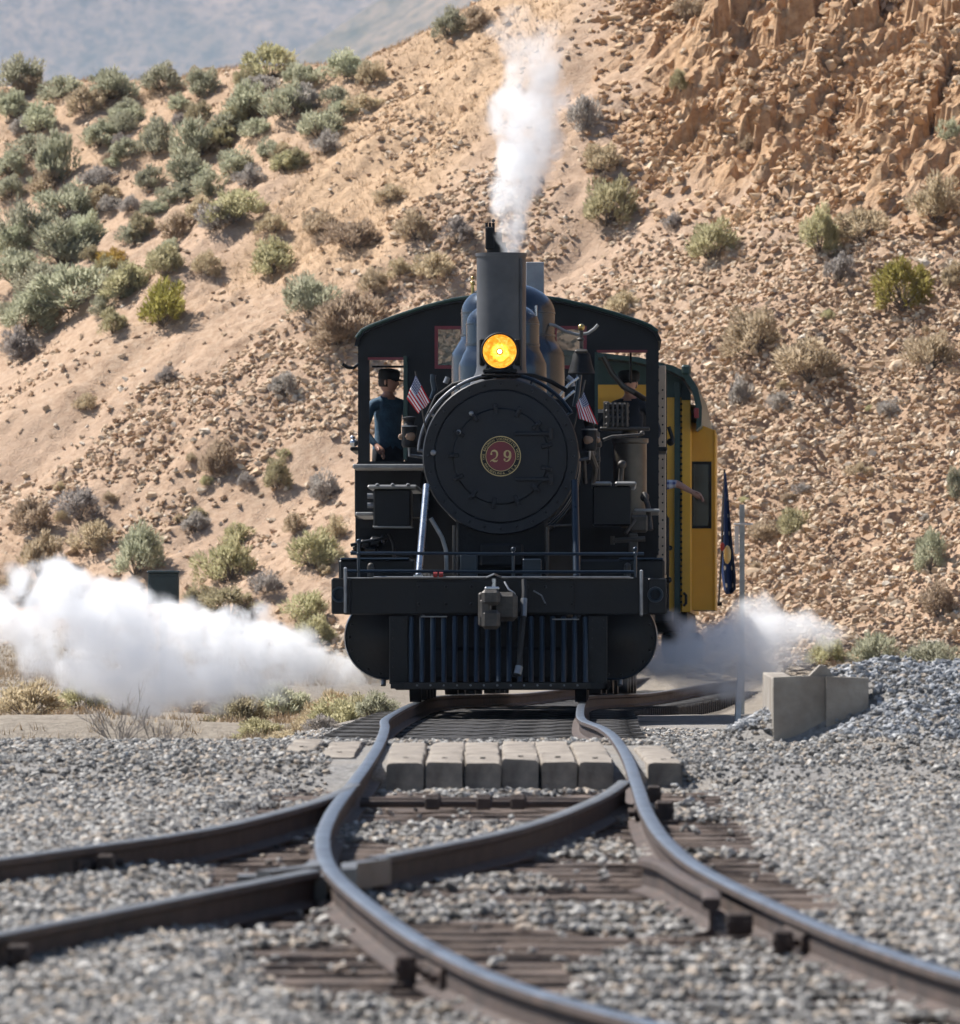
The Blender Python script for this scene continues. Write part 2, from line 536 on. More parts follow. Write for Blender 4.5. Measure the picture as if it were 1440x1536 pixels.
# ------------------------------------------------------------------ terrain sheets
def grid_mesh(name, xs, ds, zf, mat, kind='structure', extra=None):
    Xg, Dg = np.meshgrid(xs, ds)
    Z = zf(Xg, Dg)
    n, m = Xg.shape
    co = np.stack([Xg, Dg, Z], -1).reshape(-1, 3).astype(np.float32)
    idx = np.arange(n * m).reshape(n, m)
    q = np.stack([idx[:-1, :-1], idx[:-1, 1:], idx[1:, 1:], idx[1:, :-1]], -1).reshape(-1, 4)
    me = bpy.data.meshes.new(name)
    me.vertices.add(n * m)
    me.vertices.foreach_set('co', co.ravel())
    me.loops.add(q.size)
    me.loops.foreach_set('vertex_index', q.ravel().astype(np.int32))
    me.polygons.add(len(q))
    me.polygons.foreach_set('loop_start', (np.arange(len(q)) * 4).astype(np.int32))
    me.update(calc_edges=True)
    if extra is not None:
        for an, fn in extra.items():
            a = me.attributes.new(an, 'FLOAT', 'POINT')
            a.data.foreach_set('value', fn(Xg, Dg, Z).ravel().astype(np.float32))
    me.shade_smooth()
    me.materials.append(mat)
    o = bpy.data.objects.new(name, me)
    COL.objects.link(o)
    o['kind'] = kind
    return o

def spaced(*segs):
    out = []
    for a, b, s in segs:
        out += list(np.arange(a, b, s))
    out.append(segs[-1][1])
    return np.array(out)

def ground_material():
    m = bpy.data.materials.new('gravel_ground')
    nt, b = nodes_of(m)
    g = nt.nodes.new('ShaderNodeNewGeometry').outputs['Position']
    n1 = nnoise(nt, 26, 5, 0.7, g)
    n2 = nnoise(nt, 0.9, 4, 0.6, g)
    n3 = nnoise(nt, 70, 3, 0.7, g)
    grey = nramp(nt, n1, [(0.3, (0.12, 0.115, 0.11)), (0.5, (0.27, 0.26, 0.25)), (0.7, (0.42, 0.405, 0.385))])
    fines = nramp(nt, n3, [(0.3, (0.21, 0.185, 0.16)), (0.7, (0.38, 0.345, 0.30))])
    col = nmix(nt, nramp(nt, n2, [(0.42, 0.1), (0.62, 0.85)]), grey, fines)
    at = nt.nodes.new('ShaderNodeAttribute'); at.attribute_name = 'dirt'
    ac = nt.nodes.new('ShaderNodeAttribute'); ac.attribute_name = 'dark_bed'
    dirt = nramp(nt, n1, [(0.3, (0.2, 0.17, 0.14)), (0.7, (0.36, 0.31, 0.255))])
    col = nmix(nt, at.outputs['Fac'], col, dirt)
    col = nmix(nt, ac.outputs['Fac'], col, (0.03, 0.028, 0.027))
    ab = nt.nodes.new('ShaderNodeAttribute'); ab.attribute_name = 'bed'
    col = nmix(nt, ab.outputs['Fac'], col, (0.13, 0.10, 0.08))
    lk(nt, col, b.inputs['Base Color'])
    b.inputs['Roughness'].default_value = 0.95
    b.inputs['Specular IOR Level'].default_value = 0.15
    bn = nt.nodes.new('ShaderNodeBump'); bn.inputs['Strength'].default_value = 0.9; bn.inputs['Distance'].default_value = 0.03
    lk(nt, n1, bn.inputs['Height']); lk(nt, bn.outputs[0], b.inputs['Normal'])
    return m

def hill_material():
    m = bpy.data.materials.new('hillside_earth')
    nt, b = nodes_of(m)
    g = nt.nodes.new('ShaderNodeNewGeometry').outputs['Position']
    n1 = nnoise(nt, 7.0, 6, 0.68, g)
    n2 = nnoise(nt, 0.35, 4, 0.6, g)
    n3 = nnoise(nt, 22.0, 4, 0.7, g)
    soil = nramp(nt, n1, [(0.28, (0.33, 0.21, 0.135)), (0.5, (0.48, 0.335, 0.23)), (0.72, (0.58, 0.435, 0.315))])
    grass = nramp(nt, n3, [(0.3, (0.46, 0.305, 0.185)), (0.7, (0.62, 0.44, 0.29))])
    rock = nramp(nt, n1, [(0.3, (0.34, 0.20, 0.11)), (0.52, (0.54, 0.345, 0.20)), (0.74, (0.64, 0.46, 0.30))])
    a1 = nt.nodes.new('ShaderNodeAttribute'); a1.attribute_name = 'straw'
    a2 = nt.nodes.new('ShaderNodeAttribute'); a2.attribute_name = 'crag'
    col = nmix(nt, nramp(nt, n2, [(0.4, 0.0), (0.6, 0.55)]), soil, (0.50, 0.355, 0.255))
    col = nmix(nt, a1.outputs['Fac'], col, grass)
    col = nmix(nt, a2.outputs['Fac'], col, rock)
    a3 = nt.nodes.new('ShaderNodeAttribute'); a3.attribute_name = 'flat'
    col = nmix(nt, a3.outputs['Fac'], col, nramp(nt, n1, [(0.3, (0.21, 0.18, 0.145)), (0.7, (0.38, 0.33, 0.27))]))
    lk(nt, col, b.inputs['Base Color'])
    b.inputs['Roughness'].default_value = 0.95
    b.inputs['Specular IOR Level'].default_value = 0.12
    bn = nt.nodes.new('ShaderNodeBump'); bn.inputs['Strength'].default_value = 0.8; bn.inputs['Distance'].default_value = 0.06
    lk(nt, n3, bn.inputs['Height']); lk(nt, bn.outputs[0], b.inputs['Normal'])
    return m

MT['ground'] = ground_material()
MT['hill'] = hill_material()

def ground_sheet(X, D):
    z = ground_z(X, D)
    f = sstep(95, 112, D)                                # runs on under the hillside sheet
    z = z * (1 - f) + (rail_z(D) - 0.35) * f
    out = np.maximum(np.abs(X - 0) - 40, 0)
    return z - out * 0.002
gx = spaced((-420, -40, 20), (-40, -8, 1.0), (-8, 9, 0.09), (9, 40, 1.0), (40, 420, 20))
gd = spaced((-300, 10, 15), (10, 24, 0.5), (24, 52, 0.09), (52, 70, 0.07), (70, 122, 0.4), (122, 200, 6), (200, 1500, 60))
def dirt_mask(X, D, Z):
    return np.clip(sstep(66, 74, D) * sstep(2.2, 4.0, np.abs(X - track_x(D))) * 0.9 + 0.25 * sstep(62, 66, D), 0, 1)
def dark_bed_mask(X, D, Z):
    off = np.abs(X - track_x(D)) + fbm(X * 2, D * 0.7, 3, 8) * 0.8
    return sstep(61.5, 64.5, D) * sstep(1.5, 0.9, off)  # darkens the bed between the rails beyond the crossing
grid_mesh('ground', gx, gd, lambda X, D: np.where(D > 200, -1.6 - (D - 200) * 0.004, ground_sheet(X, D)), MT['ground'], extra={'dirt': dirt_mask, 'dark_bed': dark_bed_mask, 'bed': lambda X, D, Z: sstep(1.5, 1.1, np.abs(X - track_x(D)) + fbm(X * 2, D, 3, 9) * 0.5) * sstep(54, 53, D) * 0.8})

def hz(X, D):
    z = hill_z(X, D)
    lift = sstep(100, 96, D) * 0.6                       # the near edge dives under the ground sheet
    zr = rail_z(D) - 0.32
    tr = sstep(5.0, 2.8, np.abs(X - track_x(D))) * sstep(150, 120, D)
    z = z * (1 - tr) + np.minimum(z, zr) * tr
    return z - lift
def straw_mask(X, D, Z):
    px, py = px_of(X, D, Z)
    band = sstep(-60, 10, px - (640 - (py - 60) * 0.80)) * sstep(150, 60, px - (760 - (py - 0) * 0.72)) * sstep(470, 380, py)
    left = sstep(640, 540, px) * sstep(430, 250, py + px * 0.2) * 0.45
    return np.clip(band + left, 0, 1)
def crag_mask(X, D, Z):
    px, py = px_of(X, D, Z)
    return sstep(900, 1010, px + fbm(X, D, 3, 61) * 160) * sstep(340, 230, py - (px - 1200) * 0.12 + fbm(X * 1.1, D * 1.1, 3, 63) * 160)
hx = spaced((-300, -60, 12), (-60, -14, 1.5), (-14, -9.4, 0.3), (-9.4, 10.4, 0.075), (10.4, 15, 0.3), (15, 60, 1.5), (60, 300, 12))
hd = spaced((96, 128, 0.25), (128, 180, 0.075), (180, 190, 0.3), (190, 420, 10))
grid_mesh('hillside', hx, hd, hz, MT['hill'], extra={'straw': straw_mask, 'crag': crag_mask, 'flat': lambda X, D, Z: sstep(-0.1, -0.7, Z + fbm(X, D, 3, 33) * 0.3)})
hme = bpy.data.objects['hillside'].data
cen = np.empty(len(hme.polygons) * 3, np.float32); hme.polygons.foreach_get('center', cen); cen = cen.reshape(-1, 3)
hme.polygons.foreach_set('use_smooth', crag_mask(cen[:, 0], cen[:, 1], cen[:, 2]) < 0.4)

# far mountains
def mountain_material():
    m = bpy.data.materials.new('far_mountain')
    nt, b = nodes_of(m)
    g = nt.nodes.new('ShaderNodeNewGeometry').outputs['Position']
    mp = nt.nodes.new('ShaderNodeMapping'); mp.inputs['Scale'].default_value = (1.0, 0.2, 1.0); lk(nt, g, mp.inputs['Vector']); g = mp.outputs[0]
    n1 = nnoise(nt, 0.0145, 8, 0.75, g)
    n2 = nnoise(nt, 0.10, 5, 0.75, g)
    c = nramp(nt, n1, [(0.36, (0.11, 0.115, 0.095)), (0.5, (0.21, 0.175, 0.135)), (0.64, (0.31, 0.24, 0.18))])
    c = nmix(nt, nramp(nt, n2, [(0.46, 0.0), (0.60, 0.7)]), c, (0.085, 0.095, 0.08))
    lk(nt, c, b.inputs['Base Color'])
    b.inputs['Roughness'].default_value = 1.0
    b.inputs['Specular IOR Level'].default_value = 0.0
    return m
MT['mountain'] = mountain_material()
def mtn(X, D):
    X = X / 2.2; D = D / 2.2
    base = (D - 2400) * 0.22 + fbm(X * 0.003, D * 0.003, 5, 91) * 160
    return np.minimum(base, 620 + fbm(X * 0.002, D * 0.002, 4, 95) * 240) * 2.2 - 40
def mtn_near(X, D):
    X = X / 2.2; D = D / 2.2
    return 2.2 * (106 + (X + 43) * 0.65 + (D - 2150) * 0.10 + fbm(X * 0.012, D * 0.008, 5, 93) * 14 - np.maximum(0, D - 2150) * 0.6)
grid_mesh('mountain', spaced((-5700, 5700, 90)), spaced((5060, 15400, 90)), mtn, MT['mountain'])
grid_mesh('mountain_spur', spaced((-570, 1540, 17)), spaced((3960, 5500, 22)), lambda X, D: np.clip(mtn_near(X, D), -60, 900), MT['mountain'])

# ------------------------------------------------------------------ scattered stones (geometry-node instances)
def stone_material(name, stops, rough=0.9, bump=0.0):
    m = bpy.data.materials.new(name)
    nt, b = nodes_of(m)
    r = nt.nodes.new('ShaderNodeObjectInfo').outputs['Random']
    c = nramp(nt, r, stops, 'CONSTANT')
    tc = nt.nodes.new('ShaderNodeTexCoord').outputs['Object']
    n = nnoise(nt, 2.2, 4, 0.7, tc)
    c2 = nmix(nt, nramp(nt, n, [(0.4, 0.0), (0.75, 0.4)]), c, tuple(x * 0.5 for x in stops[len(stops) // 2][1]))
    lk(nt, c2, b.inputs['Base Color'])
    b.inputs['Roughness'].default_value = rough
    b.inputs['Specular IOR Level'].default_value = 0.2
    return m
MT['ballast'] = stone_material('ballast_stone', [
    (0.0, (0.17, 0.163, 0.154)), (0.16, (0.29, 0.278, 0.26)), (0.34, (0.41, 0.39, 0.362)), (0.5, (0.22, 0.208, 0.195)),
    (0.60, (0.55, 0.525, 0.485)), (0.70, (0.38, 0.32, 0.255)), (0.82, (0.08, 0.077, 0.073)), (0.92, (0.50, 0.41, 0.325))])
MT['heapstone'] = stone_material('heap_stone', [
    (0.0, (0.20, 0.21, 0.225)), (0.2, (0.32, 0.33, 0.345)), (0.42, (0.44, 0.445, 0.455)), (0.6, (0.25, 0.255, 0.27)),
    (0.75, (0.52, 0.52, 0.52)), (0.9, (0.14, 0.145, 0.155))])
MT['talus'] = stone_material('talus_stone', [
    (0.0, (0.50, 0.355, 0.235)), (0.2, (0.60, 0.46, 0.32)), (0.4, (0.45, 0.305, 0.20)), (0.58, (0.65, 0.52, 0.38)),
    (0.72, (0.54, 0.39, 0.255)), (0.86, (0.40, 0.26, 0.165)), (0.95, (0.66, 0.57, 0.46))])

def scatter(name, pts, size, mat, label, cat, ico=2, nvar=6, flat=0.62, amp=0.75, seed=1, nscale=0.95):
    rng = np.random.default_rng(seed)
    n = len(pts)
    me = bpy.data.meshes.new(name)
    me.vertices.add(n)
    me.vertices.foreach_set('co', np.asarray(pts, np.float32).ravel())
    a = me.attributes.new('rot', 'FLOAT_VECTOR', 'POINT')
    rot = np.stack([rng.uniform(-0.6, 0.6, n), rng.uniform(-0.6, 0.6, n), rng.uniform(0, 6.28, n)], -1)
    a.data.foreach_set('vector', rot.astype(np.float32).ravel())
    a = me.attributes.new('scl', 'FLOAT_VECTOR', 'POINT')
    s = np.asarray(size)[:, None] * np.stack([rng.uniform(0.75, 1.5, n), rng.uniform(0.6, 1.05, n), rng.uniform(flat - 0.2, flat + 0.22, n)], -1) * 0.5
    a.data.foreach_set('vector', s.astype(np.float32).ravel())
    a = me.attributes.new('idx', 'INT', 'POINT')
    a.data.foreach_set('value', rng.integers(0, nvar, n).astype(np.int32))
    me.materials.append(mat)
    o = bpy.data.objects.new(name, me)
    COL.objects.link(o)
    o['kind'] = 'stuff'
    tag(o, label, cat)
    ng = bpy.data.node_groups.new(name + '_scatter', 'GeometryNodeTree')
    ng.interface.new_socket('Geometry', in_out='INPUT', socket_type='NodeSocketGeometry')
    ng.interface.new_socket('Geometry', in_out='OUTPUT', socket_type='NodeSocketGeometry')
    N = ng.nodes.new
    gi, go = N('NodeGroupInput'), N('NodeGroupOutput')
    join = N('GeometryNodeJoinGeometry')
    for k in range(nvar):
        ic = N('GeometryNodeMeshIcoSphere'); ic.inputs['Radius'].default_value = 1.0; ic.inputs['Subdivisions'].default_value = ico
        ps = N('GeometryNodeInputPosition')
        va = N('ShaderNodeVectorMath'); va.operation = 'ADD'; va.inputs[1].default_value = (k * 3.7 + seed, k * 1.9, k * 5.1)
        ng.links.new(ps.outputs[0], va.inputs[0])
        nz = N('ShaderNodeTexNoise'); nz.inputs['Scale'].default_value = nscale; nz.inputs['Detail'].default_value = 1.5
        ng.links.new(va.outputs[0], nz.inputs['Vector'])
        sb = N('ShaderNodeVectorMath'); sb.operation = 'SUBTRACT'; sb.inputs[1].default_value = (0.5, 0.5, 0.5)
        ng.links.new(nz.outputs['Color'], sb.inputs[0])
        ml = N('ShaderNodeVectorMath'); ml.operation = 'SCALE'; ml.inputs['Scale'].default_value = amp * 2.4
        ng.links.new(sb.outputs[0], ml.inputs[0])
        sp = N('GeometryNodeSetPosition')
        ng.links.new(ic.outputs[0], sp.inputs['Geometry']); ng.links.new(ml.outputs[0], sp.inputs['Offset'])
        sm = N('GeometryNodeSetMaterial'); sm.inputs['Material'].default_value = mat
        ng.links.new(sp.outputs[0], sm.inputs['Geometry'])
        ss = N('GeometryNodeSetShadeSmooth'); ss.inputs['Shade Smooth'].default_value = False
        ng.links.new(sm.outputs[0], ss.inputs['Geometry'])
        gt = N('GeometryNodeGeometryToInstance')
        ng.links.new(ss.outputs[0], gt.inputs[0])
        ng.links.new(gt.outputs[0], join.inputs[0])
    ip = N('GeometryNodeInstanceOnPoints')
    ng.links.new(gi.outputs[0], ip.inputs['Points'])
    ng.links.new(join.outputs[0], ip.inputs['Instance'])
    ip.inputs['Pick Instance'].default_value = True
    for an, ty, sock in (('idx', 'INT', 'Instance Index'), ('rot', 'FLOAT_VECTOR', 'Rotation'), ('scl', 'FLOAT_VECTOR', 'Scale')):
        na = N('GeometryNodeInputNamedAttribute'); na.data_type = ty; na.inputs['Name'].default_value = an
        ng.links.new(na.outputs['Attribute'], ip.inputs[sock])
    ng.links.new(ip.outputs[0], go.inputs[0])
    md = o.modifiers.new('scatter', 'NODES'); md.node_group = ng
    return o

def in_view(X, D, margin=0.5):
    return np.abs(X) < 0.0515 * D + margin

TIES = []      # (D, x0, x1) timbers that keep the stones off their tops, filled below
def tie_layout():
    D = 26.2
    k = 0
    while D < 53.0:
        xc = float(track_x(D))
        x0, x1 = xc - 1.28, xc + 1.28
        if D < 50.5:                                    # long switch timbers reach the diverging rails
            xl = float(np.interp(D, [30, 35.7, 38.7, 41.4, 44.7, 49.2], [-3.9, -2.75, -1.99, -1.36, -0.93, -0.66]))
            x0 = min(x0, xl - 0.5)
        TIES.append((D + random.uniform(-0.05, 0.05), x0 + random.uniform(-0.12, 0.12), x1 + random.uniform(-0.1, 0.25)))
        D += 0.56
        k += 1
tie_layout()
TIE_W = 0.23

def tie_cover(X, D):
    """0..1: how bare of stones a spot is, because a timber shows there"""
    out = np.zeros(X.shape)
    for (d, x0, x1) in TIES:
        out = np.maximum(out, (np.abs(D - d) < TIE_W * 0.5) & (X > x0) & (X < x1))
    return out

def ballast_points():
    rng = np.random.default_rng(11)
    P, S = [], []
    for d0, d1, dens, smin_, smax_ in ((25, 36, 900, 0.022, 0.056), (36, 46, 720, 0.022, 0.056), (46, 53, 560, 0.024, 0.056), (53, 63, 300, 0.02, 0.05), (63, 80, 190, 0.028, 0.06)):
        w = 0.0515 * d1 + 0.5
        n = int(2 * w * (d1 - d0) * dens)
        X = rng.uniform(-w, w, n); D = rng.uniform(d0, d1, n)
        k = in_view(X, D)
        xc = track_x(D)
        show = 0.13 * sstep(35.6, 36.4, D) * sstep(41.2, 40.4, D) * (X > -0.6) + 0.13 * sstep(33.5, 34.5, D) * sstep(41, 40, D) * (X < -0.7) + 0.10 * sstep(43, 44, D) * sstep(52, 51, D) + 0.0 - 0.04 * sstep(36, 34, D)
        open_ = fbm(X * 0.9, D * 0.6, 3, 5) + show > 0.0
        bare = tie_cover(X, D) * open_
        k &= ~((bare > 0) & (rng.uniform(0, 1, n) > 0.02))
        plk = (D > 53.6) & (D < 59.6) & (np.abs(X - xc) < 1.0)
        k &= ~plk
        if d0 == 53:                                    # the gravel road: packed fines, fewer loose stones
            k &= (rng.uniform(0, 1, n) < 0.35 + 0.65 * (np.abs(fbm(X * 0.7, D * 0.5, 3, 6)) > 0.05))
        if d0 == 63:
            k &= (np.abs(X - xc) < 3.2) & (dark_bed_mask(X, D, D) < 0.4)
        X, D, open_ = X[k], D[k], open_[k]
        s = smin_ + (smax_ - smin_) * rng.beta(1.6, 2.6, len(X))
        z = ground_z(X, D) + s * 0.18 + rng.uniform(0, 0.012, len(X))
        z = z - 0.022 * (open_ & (np.abs(X - track_x(D)) < 1.25) & (D < 52))
        if d0 < 53:                                     # stones spilled over the timbers lie on top of them
            z = np.where(tie_cover(X, D) > 0, np.maximum(z, rail_z(D) - 0.145 + s * 0.2), z)
        P.append(np.stack([X, D, z], -1)); S.append(s)
    # small chips on the packed road
    n = 26000
    D = rng.uniform(53.5, 64, n); X = rng.uniform(-1, 1, n) * (0.0515 * D + 0.4)
    k = ~((np.abs(X - track_x(D)) < 1.0) & (D < 59.8))
    X, D = X[k], D[k]; s = rng.uniform(0.009, 0.022, len(X))
    P.append(np.stack([X, D, ground_z(X, D) + s * 0.15], -1)); S.append(s)
    return np.concatenate(P), np.concatenate(S)
bp, bs = ballast_points()
scatter('ballast_gravel', bp, bs, MT['ballast'], 'grey crushed stone ballast spread around the rails and timbers', 'gravel', seed=3)

def heap_points():
    rng = np.random.default_rng(12)
    n = 17000
    X = rng.uniform(1.2, 5.2, n); D = rng.uniform(57.0, 67.5, n)
    g = ground_z(X, D)
    k = g > rail_z(D) + 0.02
    X, D, g = X[k], D[k], g[k]
    s = 0.022 + 0.034 * rng.beta(1.6, 2.6, len(X))
    z = g + s * 0.2 + rng.uniform(0, 0.02, len(X))
    inw = (X > 1.86) & (X < 2.53) & (D > 59.85) & (D < 60.2)
    return np.stack([X, D, z], -1)[~inw], s[~inw]
hp, hs = heap_points()
scatter('gravel_heap', hp, hs, MT['heapstone'], 'heap of blue-grey crushed stone piled behind the concrete wall', 'gravel heap', seed=5)

def talus_points():
    rng = np.random.default_rng(13)
    n = 150000
    X = rng.uniform(-9.4, 10.2, n); D = rng.uniform(127, 177, n)
    Z = hill_z(X, D)
    px, py = px_of(X, D, Z)
    on = Z > -0.75
    right = sstep(880, 990, px) * sstep(300, 400, py - (px - 1000) * 0.05)
    mid = sstep(520, 640, px) * (1 - sstep(880, 990, px)) * sstep(150, 230, py + (700 - px) * 0.9)
    left = (1 - sstep(520, 640, px)) * sstep(470, 560, py + (px - 250) * 0.30) * (1 - sstep(780, 860, py))
    mid2 = sstep(380, 430, px) * (1 - sstep(600, 640, px)) * sstep(380, 430, py) * 0.4
    crag = sstep(850, 1000, px) * (1 - sstep(300, 400, py)) * 0.75
    nz = fbm(X * 0.55, D * 0.55, 4, 77)
    dens = right * (0.72 + 0.4 * (nz > -0.1)) + mid * sstep(-0.08, 0.1, nz) * 0.85 + left * sstep(-0.1, 0.08, nz) * 0.95 + mid2 * (nz > 0.05) + crag * sstep(-0.12, 0.05, nz)
    dens = dens + 0.04
    k = on & (rng.uniform(0, 1, n) < dens)
    X, D, Z = X[k], D[k], Z[k]
    px, py = px_of(X, D, Z)
    s = 0.05 + 0.15 * rng.beta(1.2, 3.4, len(X)) + 0.10 * rng.beta(1, 4, len(X)) * (py < 330) * (px > 900)
    return np.stack([X, D, Z + s * 0.12], -1), s
tp, ts = talus_points()
order = np.argsort(-ts)
big, rest = order[:300], order[300:]
MT['cragrock'] = stone_material('crag_stone', [
    (0.0, (0.50, 0.325, 0.19)), (0.2, (0.58, 0.40, 0.25)), (0.4, (0.43, 0.265, 0.15)), (0.58, (0.62, 0.46, 0.30)),
    (0.72, (0.53, 0.345, 0.20)), (0.86, (0.37, 0.22, 0.12)), (0.95, (0.64, 0.51, 0.37))])
tpx, tpy = px_of(tp[:, 0], tp[:, 1], tp[:, 2])
is_crag = (tpx > 880) & (tpy < 330 + (tpx - 900) * 0.05)
rc = rest[is_crag[rest]]; rest = rest[~is_crag[rest]]
scatter('crag_stones', tp[rc], ts[rc] * 1.15, MT['cragrock'], 'broken orange-brown stones lodged on the crag', 'stones', ico=1, seed=19, flat=0.8, amp=1.1, nscale=1.5, nvar=9)
scatter('talus_stones', tp[rest], ts[rest], MT['talus'], 'countless small tan stones covering the talus slope', 'stones', ico=1, seed=9, flat=0.62, amp=1.05, nscale=1.5, nvar=9)

def rock_mesh(seed):
    rng = random.Random(seed)
    bm = bmesh.new()
    bmesh.ops.create_icosphere(bm, subdivisions=2, radius=0.5)
    cuts = [Vector((rng.uniform(-1, 1), rng.uniform(-1, 1), rng.uniform(-1, 1))).normalized() for _ in range(9)]
    lim = [rng.uniform(0.26, 0.42) for _ in cuts]
    for v in bm.verts:
        for c, l in zip(cuts, lim):
            d = v.co.dot(c)
            if d > l:
                v.co -= c * (d - l)
        v.co *= rng.uniform(0.96, 1.04)
        v.co.z *= 0.72
    me = bpy.data.meshes.new('rock')
    bm.to_mesh(me); bm.free()
    me.materials.append(MT['talus'])
    return me
rocks = [rock_mesh(100 + i) for i in range(7)]
crag_rocks = [m_.copy() for m_ in rocks]
for m_ in crag_rocks: m_.materials[0] = MT['cragrock']
for j, i in enumerate(big):
    o = bpy.data.objects.new('rock', (crag_rocks if is_crag[i] else rocks)[j % 7])
    COL.objects.link(o)
    s = ts[i] * random.uniform(1.05, 1.5)
    o.location = (tp[i][0], tp[i][1], tp[i][2])
    o.rotation_euler = (random.uniform(-0.5, 0.5), random.uniform(-0.5, 0.5), random.uniform(0, 6.28))
    o.scale = (s * random.uniform(0.9, 1.3), s * random.uniform(0.8, 1.1), s * random.uniform(0.8, 1.1))
    if is_crag[i]: tag(o, 'larger orange-brown rock lodged on the crag above the talus', 'rock', 'larger rocks on the crag')
    else: tag(o, 'larger angular tan rock lying on the talus slope among small stones', 'rock', 'larger rocks on the talus slope')
# ------------------------------------------------------------------ railway track
RAIL_H = 0.145
# closed outline of a flat-bottom rail, (across, up) with the top of the head at 0
RPROF = [(-0.024, 0.0), (0.024, 0.0), (0.0335, -0.006), (0.035, -0.03), (0.028, -0.038), (0.009, -0.046), (0.008, -0.115),
         (0.020, -0.124), (0.066, -0.133), (0.066, -RAIL_H), (-0.066, -RAIL_H), (-0.066, -0.133), (-0.020, -0.124),
         (-0.008, -0.115), (-0.009, -0.046), (-0.028, -0.038), (-0.035, -0.03), (-0.0335, -0.006)]
def rail_mesh(path, name='rail', mats=None, prof=RPROF):
    n = len(prof)
    vs, fs, mi = [], [], []
    P = [Vector(p) for p in path]
    for k, p in enumerate(P):
        d = (P[min(k + 1, len(P) - 1)] - P[max(k - 1, 0)])
        s = Vector((d.y, -d.x, 0)).normalized()
        for (a, h) in prof:
            vs.append(p + s * a + Vector((0, 0, h)))
    mb = MB()
    for k in range(len(P) - 1):
        for i in range(n):
            j = (i + 1) % n
            fs.append((k * n + i, k * n + j, (k + 1) * n + j, (k + 1) * n + i))
            mi.append(1 if i in (0, 1, 17) else 0)
    fs += [tuple(range(n)), tuple(reversed(range((len(P) - 1) * n, len(P) * n)))]
    mi += [0, 0]
    mb.v, mb.f, mb.mi = [tuple(v) for v in vs], fs, mi
    return mb
GA = 0.7525
def offset_path(d0, d1, off, step=0.25):
    D = np.arange(d0, d1 + 1e-6, step)
    X = track_x(D)
    dx = np.gradient(X, D)
    L = np.sqrt(1 + dx * dx)
    return [(x + off / l, d - off * g / l, float(rail_z(d))) for x, d, g, l in zip(X, D, dx, L)]

track = empty('railway_track', 'main line track with polished curved rails on weathered ties carrying the train', 'railway track',
              Matrix.Translation((0.07, 50, 0)))
TM = track.matrix_world.inverted()
def under(o, par):
    o.parent = par
    o.matrix_parent_inverse = par.matrix_world.inverted()
    return o
SUB = {}
for off in (-GA, GA):
    r = rail_mesh(offset_path(16, 172, off, 0.3)).build('rail', [MT['rust'], MT['railtop']], None, 40)
    under(r, track); SUB[off] = r
turnout = empty('turnout_track', 'diverging turnout rails curving away from the main line across the frog', 'railway track', Matrix.Translation((-1.5, 38, 0)))
BR = ([22, 26, 30, 32.7, 35.7, 38.7, 41.8, 45.7, 49.1, 49.9], [-4.05, -3.12, -2.25, -1.68, -1.06, -0.46, 0.10, 0.51, 0.735, 0.775])
BL = ([24, 28, 32, 35.5, 38.7, 39.8, 41.4, 44.7, 48.2, 49.4], [-5.45, -4.5, -3.55, -2.74, -2.0, -1.74, -1.37, -0.945, -0.70, -0.655])
def free_path(tab, d0, d1, step=0.2):
    D = np.arange(d0, d1 + 1e-6, step)
    return [(float(x), float(d), float(rail_z(d)) + 0.002) for x, d in zip(catmull(*tab, D), D)]
# the closure rail stops either side of the main rail: the frog casting carries it across
rb1 = under(rail_mesh(free_path(BR, 38.75, 49.9)).build('rail', [MT['rust'], MT['railtop2']], None, 40), turnout)
rb2 = under(rail_mesh(free_path(BR, 23, 37.75)).build('rail', [MT['rust'], MT['railtop2']], None, 40), turnout)
rb3 = under(rail_mesh(free_path(BL, 25, 49.3)).build('rail', [MT['rust'], MT['railtop2']], None, 40), turnout)

# frog: wing pieces either side of the crossing
fx, fd = -0.60, 38.2
frog = MB()
fz = float(rail_z(38.2))
def slab(mb, pts, z0, z1, mi=0):
    n = len(pts)
    mb.add([(x, y, z0) for x, y in pts] + [(x, y, z1) for x, y in pts],
           [tuple(reversed(range(n))), tuple(range(n, 2 * n))] + [(i, (i + 1) % n, n + (i + 1) % n, n + i) for i in range(n)], mi)
slab(frog, [(-0.90, 37.55), (-0.84, 37.5), (-0.66, 38.05), (-0.645, 38.6), (-0.70, 38.75), (-0.72, 38.1)], fz - 0.11, fz - 0.003)
slab(frog, [(-0.56, 37.7), (-0.50, 37.75), (-0.505, 38.3), (-0.37, 38.85), (-0.43, 38.9), (-0.57, 38.35)], fz - 0.11, fz - 0.003)
slab(frog, [(-0.98, 37.6), (-0.62, 37.6), (-0.62, 37.9), (-0.98, 37.85)], fz - 0.13, fz - 0.028)
under(frog.build('frog_casting', MT['railtop2'], None, 0), turnout)
